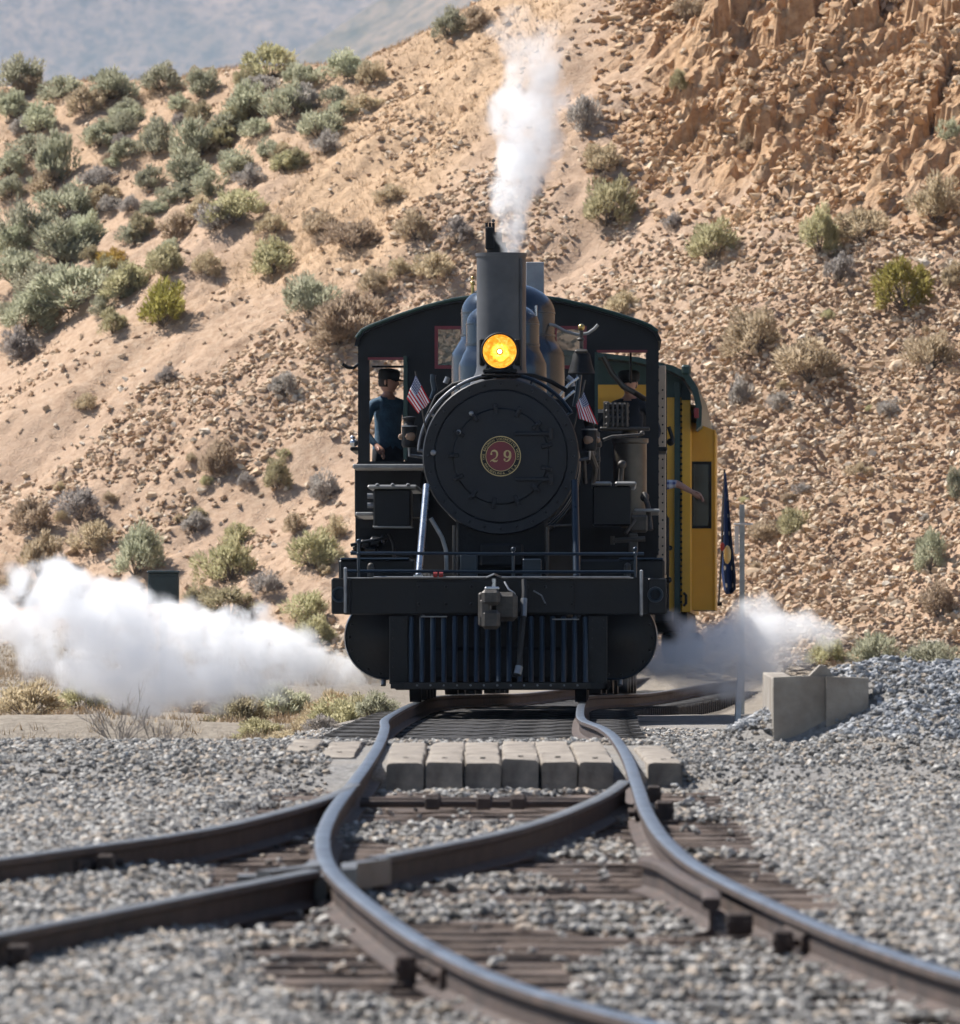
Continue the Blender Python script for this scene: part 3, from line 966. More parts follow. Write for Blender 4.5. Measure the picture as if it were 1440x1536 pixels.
# flared guard rail and blocks beside the outer main rail
def on_rail(d, off):
    return Vector(((float(track_x(d)) + off), d, float(rail_z(d))))
gp = []
for d in np.arange(35.2, 38.9, 0.2):
    t = max(0, 35.9 - d) + max(0, d - 38.3)
    gp.append(tuple(on_rail(d, GA - 0.125 - t * 0.10)))
under(rail_mesh(gp).build('guard_rail', [MT['rust'], MT['rust']], None, 40), track)
def block(par, name, d, off, sz, dz=-0.06, mat='rust', bev=0.01, tab=None):
    p = on_rail(d, off) if tab is None else Vector((float(catmull(*tab, d)) + off, d, float(rail_z(d))))
    mb = MB().box((p.x - sz[0] * 0.36, p.y - sz[1] * 0.3, p.z + dz - sz[2] * 0.62), (p.x + sz[0] * 0.36, p.y + sz[1] * 0.3, p.z + dz + sz[2] * 0.22), bev)
    mb.box((p.x - sz[0] * 0.55, p.y - sz[1] * 0.55, p.z - RAIL_H - 0.01), (p.x + sz[0] * 0.55, p.y + sz[1] * 0.55, p.z - RAIL_H + 0.018), 0.004)
    # two bolt heads on the face towards the camera and on the inner side
    for s in (-1, 1):
        mb.cyl((p.x + s * sz[0] * 0.25, p.y - sz[1] * 0.3 - 0.02, p.z + dz - 0.02), (p.x + s * sz[0] * 0.25, p.y - sz[1] * 0.3 + 0.01, p.z + dz - 0.02), 0.016, n=8)
    return under(mb.build(name, MT[mat], None, 30), par)
def joint(par, d, off, side, tab=None, length=0.62):
    """fish plate with four bolts on one flank of a rail"""
    mb = MB()
    n = 6
    for k in range(n):
        a = d - length / 2 + length * k / n; b = a + length / n
        def pt(q):
            return on_rail(q, off) if tab is None else Vector((float(catmull(*tab, q)) + off, q, float(rail_z(q))))
        p, q = pt(a), pt(b)
        w0, w1 = side * 0.008, side * 0.034
        vs = []
        for c in (p, q):
            vs += [(c.x + w0, c.y, c.z - 0.048), (c.x + w1, c.y, c.z - 0.055), (c.x + w1, c.y, c.z - 0.112), (c.x + w0, c.y, c.z - 0.12)]
        mb.add(vs, [(0, 1, 2, 3), (7, 6, 5, 4), (0, 4, 5, 1), (1, 5, 6, 2), (2, 6, 7, 3), (3, 7, 4, 0)])
        if k in (0, 2, 3, 5):
            m = (p + q) / 2
            mb.cyl((m.x + w1 - side * 0.004, m.y, m.z - 0.083), (m.x + side * 0.065, m.y, m.z - 0.083), 0.016, n=8)
    return under(mb.build('joint_bar', MT['rust'], None, 30), par)
joint(track, 31.6, -GA, -1); joint(track, 33.9, GA, -1); joint(track, 47.0, GA, -1)
joint(turnout, 40.1, 0, 1, BL); joint(turnout, 43.3, 0, -1, BR); joint(turnout, 33.0, 0, -1, BR)
block(track, 'rail_brace', 33.6, GA - 0.10, (0.10, 0.10, 0.11)); block(track, 'rail_brace', 31.9, -GA - 0.09, (0.10, 0.12, 0.12))
block(track, 'rail_brace', 34.9, GA - 0.12, (0.14, 0.10, 0.10)); block(track, 'rail_brace', 47.3, GA + 0.12, (0.13, 0.2, 0.12))
block(track, 'rail_brace', 50.1, GA + 0.10, (0.10, 0.15, 0.11))
block(turnout, 'rail_brace', 40.0, 0.09, (0.10, 0.12, 0.12), tab=BL); block(turnout, 'rail_brace', 32.6, 0.09, (0.11, 0.12, 0.12), tab=BR)
block(turnout, 'rail_brace', 43.4, -0.08, (0.09, 0.12, 0.11), tab=BR)
# switch rods between the points
for d in (49.0, 49.5):
    mb = MB()
    z = float(rail_z(d)) - 0.10
    mb.cyl((-0.63, d, z), (0.73, d, z), 0.02, n=8)
    for x in (-0.25, 0.02, 0.2):
        mb.box((x - 0.04, d - 0.035, z - 0.03), (x + 0.04, d + 0.035, z + 0.035), 0.008)
    under(mb.build('switch_rod', MT['rust'], None), turnout)

# ties, each its own timber with splits and rounded edges
def tie_mesh(length, seed, w=TIE_W, h=0.16):
    rng = random.Random(seed)
    n = 22
    mb = MB()
    prof = [(-w / 2, -h), (w / 2, -h), (w / 2 + 0.004, -0.03), (w / 2 - 0.02, 0.0), (0.012, -0.004), (0.0, -0.014), (-0.012, -0.002), (-w / 2 + 0.02, 0.0), (-w / 2 - 0.004, -0.03)]
    m = len(prof)
    for k in range(n + 1):
        x = -length / 2 + length * k / n
        for (a, b) in prof:
            mb.v.append((x, a + rng.uniform(-0.006, 0.006), b + (rng.uniform(-0.008, 0.004) if b > -0.1 else 0)))
    for k in range(n):
        for i in range(m):
            j = (i + 1) % m
            mb.f.append((k * m + i, k * m + j, (k + 1) * m + j, (k + 1) * m + i)); mb.mi.append(0)
    mb.f += [tuple(range(m)), tuple(reversed(range(n * m, (n + 1) * m)))]; mb.mi += [0, 0]
    return mb.mesh('tie', MT['tie'], 40)
for k, (d, x0, x1) in enumerate(TIES):
    o = bpy.data.objects.new('tie', tie_mesh(x1 - x0, k))
    COL.objects.link(o)
    o.location = ((x0 + x1) / 2, d, float(rail_z(d)) - RAIL_H + 0.002 + random.uniform(-0.006, 0.0))
    o.rotation_euler = (0, 0, random.uniform(-0.02, 0.02))
    under(o, track)
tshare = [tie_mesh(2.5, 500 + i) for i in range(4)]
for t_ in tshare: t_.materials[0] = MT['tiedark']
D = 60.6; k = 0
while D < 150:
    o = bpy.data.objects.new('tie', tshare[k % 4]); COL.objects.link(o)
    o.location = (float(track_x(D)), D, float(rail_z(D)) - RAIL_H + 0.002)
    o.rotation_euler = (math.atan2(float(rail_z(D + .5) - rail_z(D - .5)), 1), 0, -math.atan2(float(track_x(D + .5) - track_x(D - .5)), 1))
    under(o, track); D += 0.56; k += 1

# level crossing planks
crossing = empty('level_crossing', 'row of thick bleached timbers laid between and beside the rails as a crossing', 'level crossing',
                 Matrix.Translation((0.11, 54, 0)))
def plank_mesh(wid, length, seed):
    rng = random.Random(seed)
    mb = MB()
    n = 14; h = 0.2
    prof = [(-wid / 2, -h), (wid / 2, -h), (wid / 2, -0.016), (wid / 2 - 0.01, -0.002), (wid / 2 - 0.035, 0.0), (-wid / 2 + 0.035, 0.0), (-wid / 2 + 0.01, -0.002), (-wid / 2, -0.016)]
    m = len(prof)
    for k in range(n + 1):
        y = length * k / n
        e = rng.uniform(0.006, 0.02) if k in (0, n) else 0.0                # worn, rounded ends
        for (a, b) in prof:
            mb.v.append((a * (1 - e * 0.8) + rng.uniform(-0.005, 0.005), y, b - (e if b > -0.05 else 0) + rng.uniform(-0.009, 0.004)))
        if k == 0:
            for i in range(m):
                x, y_, z = mb.v[i]
                mb.v[i] = (x, y_ - (0.03 if z < -0.05 else 0.0) + rng.uniform(-0.012, 0.012), z)
    for k in range(n):
        for i in range(m):
            j = (i + 1) % m
            mb.f.append((k * m + i, k * m + j, (k + 1) * m + j, (k + 1) * m + i)); mb.mi.append(0)
    mb.f += [tuple(range(m)), tuple(reversed(range(n * m, (n + 1) * m)))]; mb.mi += [0, 0]
    # chipped bolt hole as a dark recessed collar
    return mb
spike = []
def plank(px0, px1, k, d0=54.0, length=4.9, dz=0.0):
    X0 = (px0 - CX) / FPX * d0; X1 = (px1 - CX) / FPX * d0
    mb = plank_mesh(X1 - X0, length + random.uniform(-0.25, 0.2), 900 + k)
    o = mb.build('plank', MT['plank'], None, 30)
    y0 = d0 + random.uniform(-0.06, 0.06)
    o.location = ((X0 + X1) / 2, y0, float(rail_z(56)) + 0.012 + dz + random.uniform(-0.008, 0.008))
    o.rotation_euler = (math.atan2(float(rail_z(59) - rail_z(54)), 5), random.uniform(-0.02, 0.02), random.uniform(-0.004, 0.004))
    under(o, crossing)
    sp = MB()
    for yy in (0.45,):
        sp.cyl((0, yy, -0.02), (0, yy, 0.004), 0.016, n=10)
    s = sp.build('spike', MT['soot'], None)
    s.matrix_world = Matrix.Translation(o.location) @ o.rotation_euler.to_matrix().to_4x4()
    s.parent = o
    s.matrix_parent_inverse = (Matrix.Translation(o.location) @ o.rotation_euler.to_matrix().to_4x4()).inverted()
edges = [(580, 636), (638.5, 694), (697, 752), (754, 808.5), (811, 865), (867.5, 921)]
for k, (a, b) in enumerate(edges):
    plank(a, b, k)
plank(428, 474, 7, 57.4, 3.0, -0.02); plank(481, 533, 8, 56.0, 3.6, -0.02); plank(972, 1024, 9, 54.2, 4.2, -0.02)

# ------------------------------------------------------------------ locomotive frame of reference
def frame_at(D0, D1):
    a = Vector((float(track_x(D0)), D0, float(rail_z(D0)))); b = Vector((float(track_x(D1)), D1, float(rail_z(D1))))
    y = (b - a).normalized()
    x = y.cross(Vector((0, 0, 1))).normalized()
    z = x.cross(y)
    return Matrix(((x.x, y.x, z.x, a.x), (x.y, y.y, z.y, a.y), (x.z, y.z, z.z, a.z), (0, 0, 0, 1)))
LM = frame_at(84, 93.5)
def make_P(Mx):
    inv = Mx.inverted()
    o = inv @ Vector((0, 0, HC))
    rot = inv.to_3x3()
    def P(px, py, d):
        v = rot @ Vector(((px - CX) / FPX, 1.0, (CY - py) / FPX))
        t = (d - o.y) / v.y
        return o + v * t
    return P
P = make_P(LM)
def S(pix, d):
    return pix * (84.0 + d) / FPX
loco = empty('steam_locomotive', 'black steam locomotive number 29 with round smokebox front and lit amber headlight', 'locomotive', LM)
def L(mb, name, mat, par=None, smooth=35):
    return mb.build(name, mat if isinstance(mat, list) else MT[mat], par or loco, smooth)
def pbox(mb, px0, py0, px1, py1, d0, d1, bev=0.01, mi=0):
    a = P(px0, py1, d0); b = P(px1, py0, d0)
    return mb.box((a.x, d0, a.z), (b.x, d1, b.z), bev, mi)
def ptube(mb, pts, rpx, n=8):
    path = [P(x, y, d) for x, y, d in pts]
    return mb.tube(path, S(rpx, pts[0][2]), n)
def rivets(mb, pts, r, ax=(0, -1, 0)):
    ax = Vector(ax)
    for p in pts:
        mb.lathe(p, ax, [(-0.003, r), (r * 0.35, r * 0.85), (r * 0.7, 0.0)], 7)

# ---- pilot beam and deck
mb = MB(); pbox(mb, 515, 869, 985, 922, 0.0, 0.22, 0.012)
beam = L(mb, 'pilot_beam', 'black')
mb = MB(); pbox(mb, 624, 872, 862, 919, -0.012, 0.004, 0.004); L(mb, 'face_plate', 'black', beam)
mb = MB(); rivets(mb, [P(x, y, -0.012) for x in (628, 669, 707, 791, 818, 858) for y in (880, 906)], 0.017); L(mb, 'bolt', 'black', beam)
for a, b in ((497, 527), (972, 1000)):
    mb = MB(); pbox(mb, a, 867, b, 921, -0.03, 0.2, 0.012)
    po = L(mb, 'poling_pocket', 'black', beam)
    c = P((a + b) / 2 - 3, 892, -0.03)
    mb = MB(); mb.lathe(c, (0, -1, 0), [(0.0, 0.072), (0.02, 0.07), (0.02, 0.056), (-0.002, 0.04), (-0.004, 0.0)], 20); L(mb, 'pocket_ring', 'bluepipe', beam)
mb = MB(); a = P(520, 868, 0.1); b = P(980, 868, 0.1); mb.box((a.x, 0.0, a.z - 0.02), (b.x, 1.2, a.z + 0.012), 0.004); L(mb, 'pilot_deck', 'black')
mb = MB()
for x0, x1 in ((520, 600), (600, 700), (808, 950)):
    p, q = P(x0, 868, -0.01), P(x1, 868, -0.01); mb.box((p.x, -0.014, p.z), (q.x, 0.02, p.z + 0.012), 0.003)
L(mb, 'deck_edge', 'worn_edge')
mb = MB(); pbox(mb, 631, 924, 671, 926, -0.03, 0.0, 0.004); pbox(mb, 828, 928, 869, 930, -0.03, 0.0, 0.004); L(mb, 'bracket_edge', 'worn_edge', beam)

# ---- pilot (cowcatcher)
pil_top, pil_bot = 924, 1026
for x0, x1 in ((584, 612), (882, 911)):
    mb = MB(); a = P(x0, pil_bot, 0.0); b = P(x1, pil_top, 0.0); mb.box((a.x, -0.02, a.z), (b.x, 0.04, b.z), 0.006)
    rivets(mb, [P(x0 + 6, y, -0.02) for y in range(930, 1020, 14)] + [P(x1 - 6, y, -0.02) for y in (930, 942)], 0.009)
    L(mb, 'pilot_side_plate', 'black')
nb = 16
for k in range(nb + 1):
    x = 617 + (878 - 617) * k / nb
    t = 1 - abs(x - 748) / 135.0
    mb = MB()
    top = P(x, 926, 0.02); bot = P(x, 1024, -0.08 - 0.34 * t)
    path = [top.lerp(bot, s) + Vector((0, -0.02 * math.sin(s * math.pi) * t, 0)) for s in (0, .2, .4, .6, .8, 1)]
    mb.tube(path, 0.024, 10)
    L(mb, 'pilot_bar', 'bluepipe')
mb = MB()
pts = []
for x in np.linspace(586, 906, 17):
    t = max(0, 1 - abs(x - 748) / 135.0); p = P(x, 1028, -0.08 - 0.34 * t); pts.append(p)
for p, q in zip(pts[:-1], pts[1:]):
    vs = []
    for c in (p, q):
        vs += [(c.x, c.y - 0.05, c.z + 0.024), (c.x, c.y + 0.06, c.z + 0.026), (c.x, c.y + 0.06, c.z - 0.03), (c.x, c.y - 0.05, c.z - 0.03)]
    mb.add(vs, [(0, 1, 2, 3), (7, 6, 5, 4), (0, 4, 5, 1), (1, 5, 6, 2), (2, 6, 7, 3), (3, 7, 4, 0)])
L(mb, 'pilot_bottom_rail', 'black', None, 20)
mb = MB(); rivets(mb, [p + Vector((0, -0.05, 0.0)) for p in pts[2:-2]], 0.011); L(mb, 'pilot_bolt', 'dullsteel')
mb = MB(); pbox(mb, 612, 926, 882, 1020, 0.30, 0.33, 0.0); L(mb, 'pilot_back_plate', 'soot')

# ---- coupler
mb = MB(); pbox(mb, 734, 893, 764, 925, -0.25, 0.1, 0.02); cp = L(mb, 'coupler_shank', 'coupler')
mb = MB()
pbox(mb, 722, 884, 750, 908, -0.62, -0.36, 0.03); pbox(mb, 722, 915, 750, 944, -0.62, -0.36, 0.03)
pbox(mb, 720, 898, 735, 928, -0.60, -0.36, 0.02)
L(mb, 'coupler_knuckle', 'coupler', cp)
mb = MB(); pbox(mb, 738, 888, 776, 932, -0.42, -0.15, 0.04); pbox(mb, 717, 888, 726, 940, -0.4, -0.2, 0.02); L(mb, 'coupler_head', 'coupler', cp)
mb = MB(); ptube(mb, [(741, 868, -0.48), (741, 886, -0.48)], 3.2, 8); pbox(mb, 727, 880, 749, 885, -0.55, -0.42, 0.01); L(mb, 'coupler_pin', 'steel', cp)
mb = MB(); ptube(mb, [(560, 866, -0.05), (650, 866, -0.06), (730, 866, -0.1), (741, 861, -0.3), (752, 866, -0.1), (850, 866, -0.06), (945, 866, -0.05)], 1.6, 6)
ptube(mb, [(757, 873, -0.2), (763, 884, -0.28), (772, 890, -0.3), (770, 922, -0.3)], 1.6, 6); L(mb, 'uncoupling_lever', 'dullsteel')
for x in (656, 664.5):
    mb = MB(); ptube(mb, [(x - 6, 862, -0.07), (x, 862, -0.07)], 4, 10); L(mb, 'hose_cap', 'red')
mb = MB(); ptube(mb, [(786, 870, -0.1), (787, 888, -0.16), (786, 905, -0.2), (784, 935, -0.25), (781, 970, -0.3), (778, 1008, -0.34)], 4.2, 10); air = L(mb, 'air_hose', 'rubber')
mb = MB(); ptube(mb, [(786, 898, -0.19), (785, 925, -0.24)], 5.2, 10); ptube(mb, [(779, 1000, -0.33), (776, 1012, -0.36)], 6, 10); L(mb, 'hose_fitting', 'dullsteel', air)
mb = MB(); ptube(mb, [(800, 886, -0.02), (812, 893, -0.03), (818, 905, -0.02)], 1.3, 6); L(mb, 'chain', 'dullsteel')

# ---- front handrails
for y, x0, x1 in ((830, 526, 966), (857, 517, 953)):
    mb = MB(); ptube(mb, [(x0, y, 0.1), (620, y, 0.08), (750, y + 1, 0.08), (x1, y + 1, 0.1)], 2.4, 8); L(mb, 'handrail', 'bluepipe')
for x, y0, y1 in ((538, 812, 870), (770, 824, 870), (953, 824, 872)):
    mb = MB(); ptube(mb, [(x, y0, 0.09), (x, y1, 0.09)], 2.4, 8); mb.ball(P(x, y0, 0.09), S(4, 0)); mb.ball(P(x, 831, 0.09), S(3.6, 0)); L(mb, 'handrail_stanchion', 'bluepipe')
for x, y0, y1 in ((518, 853, 918), (962, 857, 922)):
    mb = MB(); ptube(mb, [(x, y0, -0.02), (x, y0, -0.06), (x, (y0 + y1) / 2, -0.07), (x, y1, -0.06), (x, y1, 0.0)], 2.6, 8); L(mb, 'grab_iron', 'dullsteel')

# ---- cylinders and steam chests
for sx, cx_, r in ((-1, 580, 63.5), (1, 922, 64)):
    c = P(cx_, 956, 0.75); rr = S(r, 0.75)
    mb = MB(); mb.lathe(c, (0, 1, 0), [(-0.03, 0.0), (-0.03, rr * 0.35), (0.0, rr * 0.5), (0.0, rr * 0.96), (0.02, rr), (1.05, rr)], 48)
    cy = L(mb, 'cylinder', 'black')
    mb = MB(); rivets(mb, [c + Vector((math.cos(t) * rr * 0.88, -0.005, math.sin(t) * rr * 0.88)) for t in np.linspace(0, 6.283, 19)[:-1]], 0.014); L(mb, 'head_bolt', 'black', cy)
    mb = MB(); mb.lathe(c, (0, 1, 0), [(-0.004, rr * 0.955), (-0.01, rr * 0.985), (0.03, rr * 1.012), (0.06, rr * 1.012), (0.06, rr * 0.99)], 48, cap0=False, cap1=False); L(mb, 'cylinder_rim', 'bluepipe', cy)
    x0, x1 = ((508, 622) if sx < 0 else (868, 997))
    mb = MB(); pbox(mb, x0, 839, x1, 880, 0.85, 1.75, 0.02); sc_ = L(mb, 'steam_chest', 'black')
    mb = MB(); pbox(mb, x0 + (2 if sx < 0 else 60), 836.5, (x1 - 8 if sx < 0 else x1 - 2), 840, 0.83, 1.7, 0.01); L(mb, 'chest_cover_edge', 'bluepipe', sc_)
    xv = 556 if sx < 0 else 941
    mb = MB(); ptube(mb, [(xv, 850, 0.8), (xv, 866, 0.8)], 5.5, 10); mb.ball(P(xv, 849, 0.8), S(5, 0.8)); L(mb, 'oil_cup', 'coupler', sc_)

# ---- smokebox
SBC = P(751.3, 684.5, 1.15); SBR = S(117.5, 1.15)
mb = MB(); mb.lathe(SBC, (0, 1, 0), [(0.02, SBR * 0.98), (0.05, SBR * 0.985), (1.5, SBR * 0.985)], 72); L(mb, 'smokebox', 'soot')
mb = MB(); mb.lathe(SBC, (0, 1, 0), [(-0.055, 0.0), (-0.055, SBR * 0.60), (-0.03, SBR * 0.62), (-0.028, SBR * 0.835), (-0.012, SBR * 0.85), (-0.02, SBR * 0.862),
                                     (-0.026, SBR * 0.985), (-0.01, SBR), (0.05, SBR), (0.05, SBR * 0.96)], 72)
front = L(mb, 'smokebox_front', 'smokebox')
mb = MB(); rivets(mb, [SBC + Vector((math.cos(t) * SBR * 0.925, -0.024, math.sin(t) * SBR * 0.925)) for t in np.linspace(0, 6.283, 29)[:-1]], 0.016); L(mb, 'flange_bolt', 'smokebox', front)
mb = MB(); mb.lathe(SBC, (0, -1, 0), [(0.05, 0.0), (0.062, 0.0), (0.060, SBR * 0.3), (0.052, SBR * 0.585), (0.04, SBR * 0.60), (0.03, SBR * 0.595)], 72); door = L(mb, 'smokebox_door', 'smokebox')
for k in range(13):
    t = math.radians(96 - k * 360 / 13)
    c = SBC + Vector((math.cos(t) * SBR * 0.605, -0.07, math.sin(t) * SBR * 0.605))
    ax = Vector((math.cos(t), 0, math.sin(t)))
    rot = Matrix.Rotation(-t, 3, 'Y')
    mb = MB(); mb.box(c - Vector((0.052, 0.016, 0.02)), c + Vector((0.052, 0.016, 0.02)), 0.008, rot=rot)
    mb.lathe(c + ax * 0.012, (0, -1, 0), [(0.0, 0.018), (0.035, 0.018), (0.042, 0.01), (0.042, 0.0)], 8)
    L(mb, 'door_dog', 'smokebox')
for y in (650.5, 719):
    mb = MB(); a = P(772, y + 3, 1.05); b = P(826, y - 3, 1.05); mb.box((a.x, SBC.y - 0.085, a.z), (b.x, SBC.y - 0.05, b.z), 0.008)
    mb.cyl((b.x, SBC.y - 0.07, a.z - 0.03), (b.x, SBC.y - 0.07, b.z + 0.03), 0.022, n=10)
    L(mb, 'door_hinge', 'smokebox')
mb = MB(); q = P(650, 679, 1.1); rivets(mb, [q + Vector((0, 0.0, 0))], 0.03)
for x, y in ((707, 620), (688, 648)):
    rivets(mb, [P(x, y, 1.06)], 0.024)
L(mb, 'flag_socket', 'dullsteel')
# number plate
NPC = SBC + Vector((0, -0.064, 0)); NPR = S(30.3, 1.1)
mb = MB(); mb.lathe(NPC, (0, -1, 0), [(-0.006, NPR), (0.014, NPR), (0.02, NPR * 0.985), (0.02, NPR * 0.93), (0.012, NPR * 0.92), (0.012, 0.0)], 64); plate_o = L(mb, 'number_plate', 'black')
mb = MB(); mb.lathe(NPC, (0, -1, 0), [(0.012, NPR * 0.725), (0.0145, NPR * 0.725), (0.0145, 0.0)], 64); L(mb, 'maroon_field', 'maroon', plate_o)
mb = MB()
for r0, r1, h in ((NPR * 0.955, NPR * 1.0, 0.0215), (NPR * 0.725, NPR * 0.755, 0.018)):
    mb.lathe(NPC, (0, -1, 0), [(0.010, r0), (h, r0), (h, r1), (0.010, r1)], 64)
L(mb, 'gold_ring', 'gold', plate_o)
def stroke(mb, pts, z=0.021, base=0.0145, scale=1.0, cxy=(0, 0)):
    """broad-nib numeral stroke: pts = (x, y, half width)"""
    n = len(pts)
    Lf, Rt = [], []
    for k, (x, y, w) in enumerate(pts):
        x0, y0, _ = pts[max(k - 1, 0)]; x1, y1, _ = pts[min(k + 1, n - 1)]
        dx, dy = x1 - x0, y1 - y0; l = math.hypot(dx, dy) or 1
        nx, ny = -dy / l, dx / l
        Lf.append((x + nx * w, y + ny * w)); Rt.append((x - nx * w, y - ny * w))
    vs, fs = [], []
    for (a, b) in zip(Lf, Rt):
        for (x, y) in (a, b):
            for h in (base, z):
                vs.append(NPC + Vector((cxy[0] + x * scale, -h, cxy[1] + y * scale)))
    for k in range(n - 1):
        a, b = k * 4, k * 4 + 4
        fs += [(a + 1, a + 3, b + 3, b + 1), (a, a + 1, b + 1, b), (a + 2, a + 3, b + 3, b + 2)]
    fs += [(0, 1, 3, 2), (4 * n - 4, 4 * n - 3, 4 * n - 1, 4 * n - 2)]
    mb.add(vs, fs)
def arcpts(cx_, cy_, rx, ry, a0, a1, w0, w1, n=14, peak=None):
    out = []
    for k in range(n + 1):
        t = k / n; a = math.radians(a0 + (a1 - a0) * t)
        w = w0 + (w1 - w0) * t
        if peak: w = w + peak * math.sin(math.pi * t)
        out.append((cx_ + rx * math.cos(a), cy_ + ry * math.sin(a), w))
    return out
mb = MB(); sc2 = NPR * 0.30
two = arcpts(0, 0.36, 0.52, 0.56, 165, 0, 0.06, 0.14, 12, 0.05) + arcpts(-0.35, 0.36, 0.87, 0.95, -5, -52, 0.15, 0.07, 8) + [(-0.42, -0.68, 0.06), (-0.62, -0.9, 0.05)]
stroke(mb, two, scale=sc2, cxy=(-NPR * 0.33, 0.0))
stroke(mb, [(-0.62, -0.84, 0.05), (-0.35, -0.66, 0.10), (0.05, -0.83, 0.17), (0.4, -0.86, 0.10), (0.62, -0.6, 0.03)], scale=sc2, cxy=(-NPR * 0.33, 0.0))
c = NPC + Vector((-NPR * 0.33 - 0.46 * sc2, 0, 0.36 * sc2)); mb.lathe(c, (0, -1, 0), [(0.0145, 0.17 * sc2), (0.021, 0.17 * sc2), (0.021, 0)], 14)
nine = arcpts(0.0, 0.36, 0.46, 0.54, 0, 360, 0.14, 0.14, 26)
nine = [(x, y, 0.07 + 0.11 * abs(math.cos(math.radians(360 * k / 26)))) for k, (x, y, w) in enumerate(nine)]
stroke(mb, nine, scale=sc2, cxy=(NPR * 0.33, 0.0))
tail = arcpts(-0.3, 0.1, 0.78, 0.98, 12, -80, 0.16, 0.08, 12, 0.03) + [(-0.45, -0.78, 0.06), (-0.56, -0.62, 0.05)]
stroke(mb, tail, scale=sc2, cxy=(NPR * 0.33, 0.0))
c = NPC + Vector((NPR * 0.33 - 0.48 * sc2, 0, -0.55 * sc2)); mb.lathe(c, (0, -1, 0), [(0.0145, 0.17 * sc2), (0.021, 0.17 * sc2), (0.021, 0)], 14)
L(mb, 'numeral', 'gold', plate_o)
# ring lettering
def glyph_mesh(ch, size):
    cu = bpy.data.curves.new('glyph', 'FONT')
    cu.body = ch; cu.size = size; cu.align_x = 'CENTER'; cu.extrude = 0.002; cu.resolution_u = 2
    ob = bpy.data.objects.new('glyph', cu); COL.objects.link(ob)
    dg = bpy.context.evaluated_depsgraph_get(); dg.update()
    me = bpy.data.meshes.new_from_object(ob.evaluated_get(dg))
    COL.objects.unlink(ob); bpy.data.objects.remove(ob); bpy.data.curves.remove(cu)
    return me
gl = {}
mb = MB()
def ring_text(txt, a_mid, step, top=True):
    n = len(txt)
    for k, ch in enumerate(txt):
        if ch == ' ': continue
        if ch not in gl: gl[ch] = glyph_mesh(ch, NPR * 0.165)
        a = math.radians(a_mid + (n - 1) * step / 2 * (1 if top else -1) - k * step * (1 if top else -1))
        rr = NPR * (0.80 if top else 0.915)
        me = gl[ch]
        th = (a - math.pi / 2) if top else (a + math.pi / 2)
        vs = []
        for v in me.vertices:
            x, y = v.co.x, v.co.y
            X_ = x * math.cos(th) - y * math.sin(th); Y_ = x * math.sin(th) + y * math.cos(th)
            vs.append(NPC + Vector((rr * math.cos(a) + X_, -0.0145 - v.co.z, rr * math.sin(a) + Y_)))
        mb.add(vs, [tuple(p.vertices) for p in me.polygons])
ring_text('THE BALDWIN LOCOMOTIVE WORKS', 90, 7.4, True)
ring_text('PHILADELPHIA, U.S.A.', 270, 6.6, False)
L(mb, 'lettering', 'gold', plate_o, 0)

# boiler, saddle
mb = MB(); bc = P(753, 682, 2.6); mb.lathe(Vector((bc.x, 2.6, SBC.z)), (0, 1, 0), [(0, SBR * 0.93), (6.6, SBR * 1.0)], 64); boiler = L(mb, 'boiler', 'black')
for d in (3.8, 5.2, 6.9):
    mb = MB(); mb.lathe(Vector((bc.x, d, SBC.z)), (0, 1, 0), [(0, SBR * 0.95), (0.0, SBR * 1.0), (0.07, SBR * 1.005), (0.07, SBR * 0.95)], 64); L(mb, 'boiler_band', 'bluepipe', boiler)
mb = MB(); a = P(684, 868, 1.2); b = P(820, 775, 1.2)
mb.box((a.x, 1.2, a.z - 0.3), (b.x, 2.3, b.z), 0.02); pbox(mb, 720, 815, 785, 850, 1.05, 1.3, 0.02); L(mb, 'saddle', 'soot')
mb = MB(); pbox(mb, 690, 832, 716, 868, 0.5, 0.62, 0.01); pbox(mb, 784, 838, 812, 868, 0.5, 0.62, 0.01); L(mb, 'frame_bracket', 'bluepipe')
mb = MB(); a = P(610, 1000, 1.6); b = P(885, 900, 1.6); mb.box((a.x + 0.2, 0.4, 0.55), (b.x - 0.2, 10.8, 0.95), 0.02); L(mb, 'main_frame', 'soot')

# stack
SKX, SKD = 752, 1.9
c0 = P(SKX, 575, SKD); c1 = P(SKX, 380, SKD); rs = S(37, SKD)
hgt = c1.z - c0.z
mb = MB(); mb.lathe(c0, (0, 0, 1), [(-0.05, rs * 1.35), (0.02, rs * 1.22), (0.10, rs * 1.04), (0.16, rs), (hgt - 0.03, rs), (hgt - 0.03, rs * 1.04), (hgt, rs * 1.04), (hgt, rs * 0.9), (hgt - 0.5, rs * 0.88)], 56, cap0=False)
stack = L(mb, 'stack', 'stack')
mb = MB()
for k in range(20):
    a = c0 + Vector((rs * 0.82, -rs * 0.58, 0.2 + (hgt - 0.3) * k / 19)); rivets(mb, [a], 0.008, (0.82, -0.57, 0))
L(mb, 'seam_rivet', 'stack', stack)
mb = MB(); mb.box(c0 + Vector((rs * 0.76, -rs * 0.68, 0.12)), c0 + Vector((rs * 0.86, -rs * 0.52, hgt - 0.05)), 0.004); L(mb, 'seam_strip', 'stack', stack)

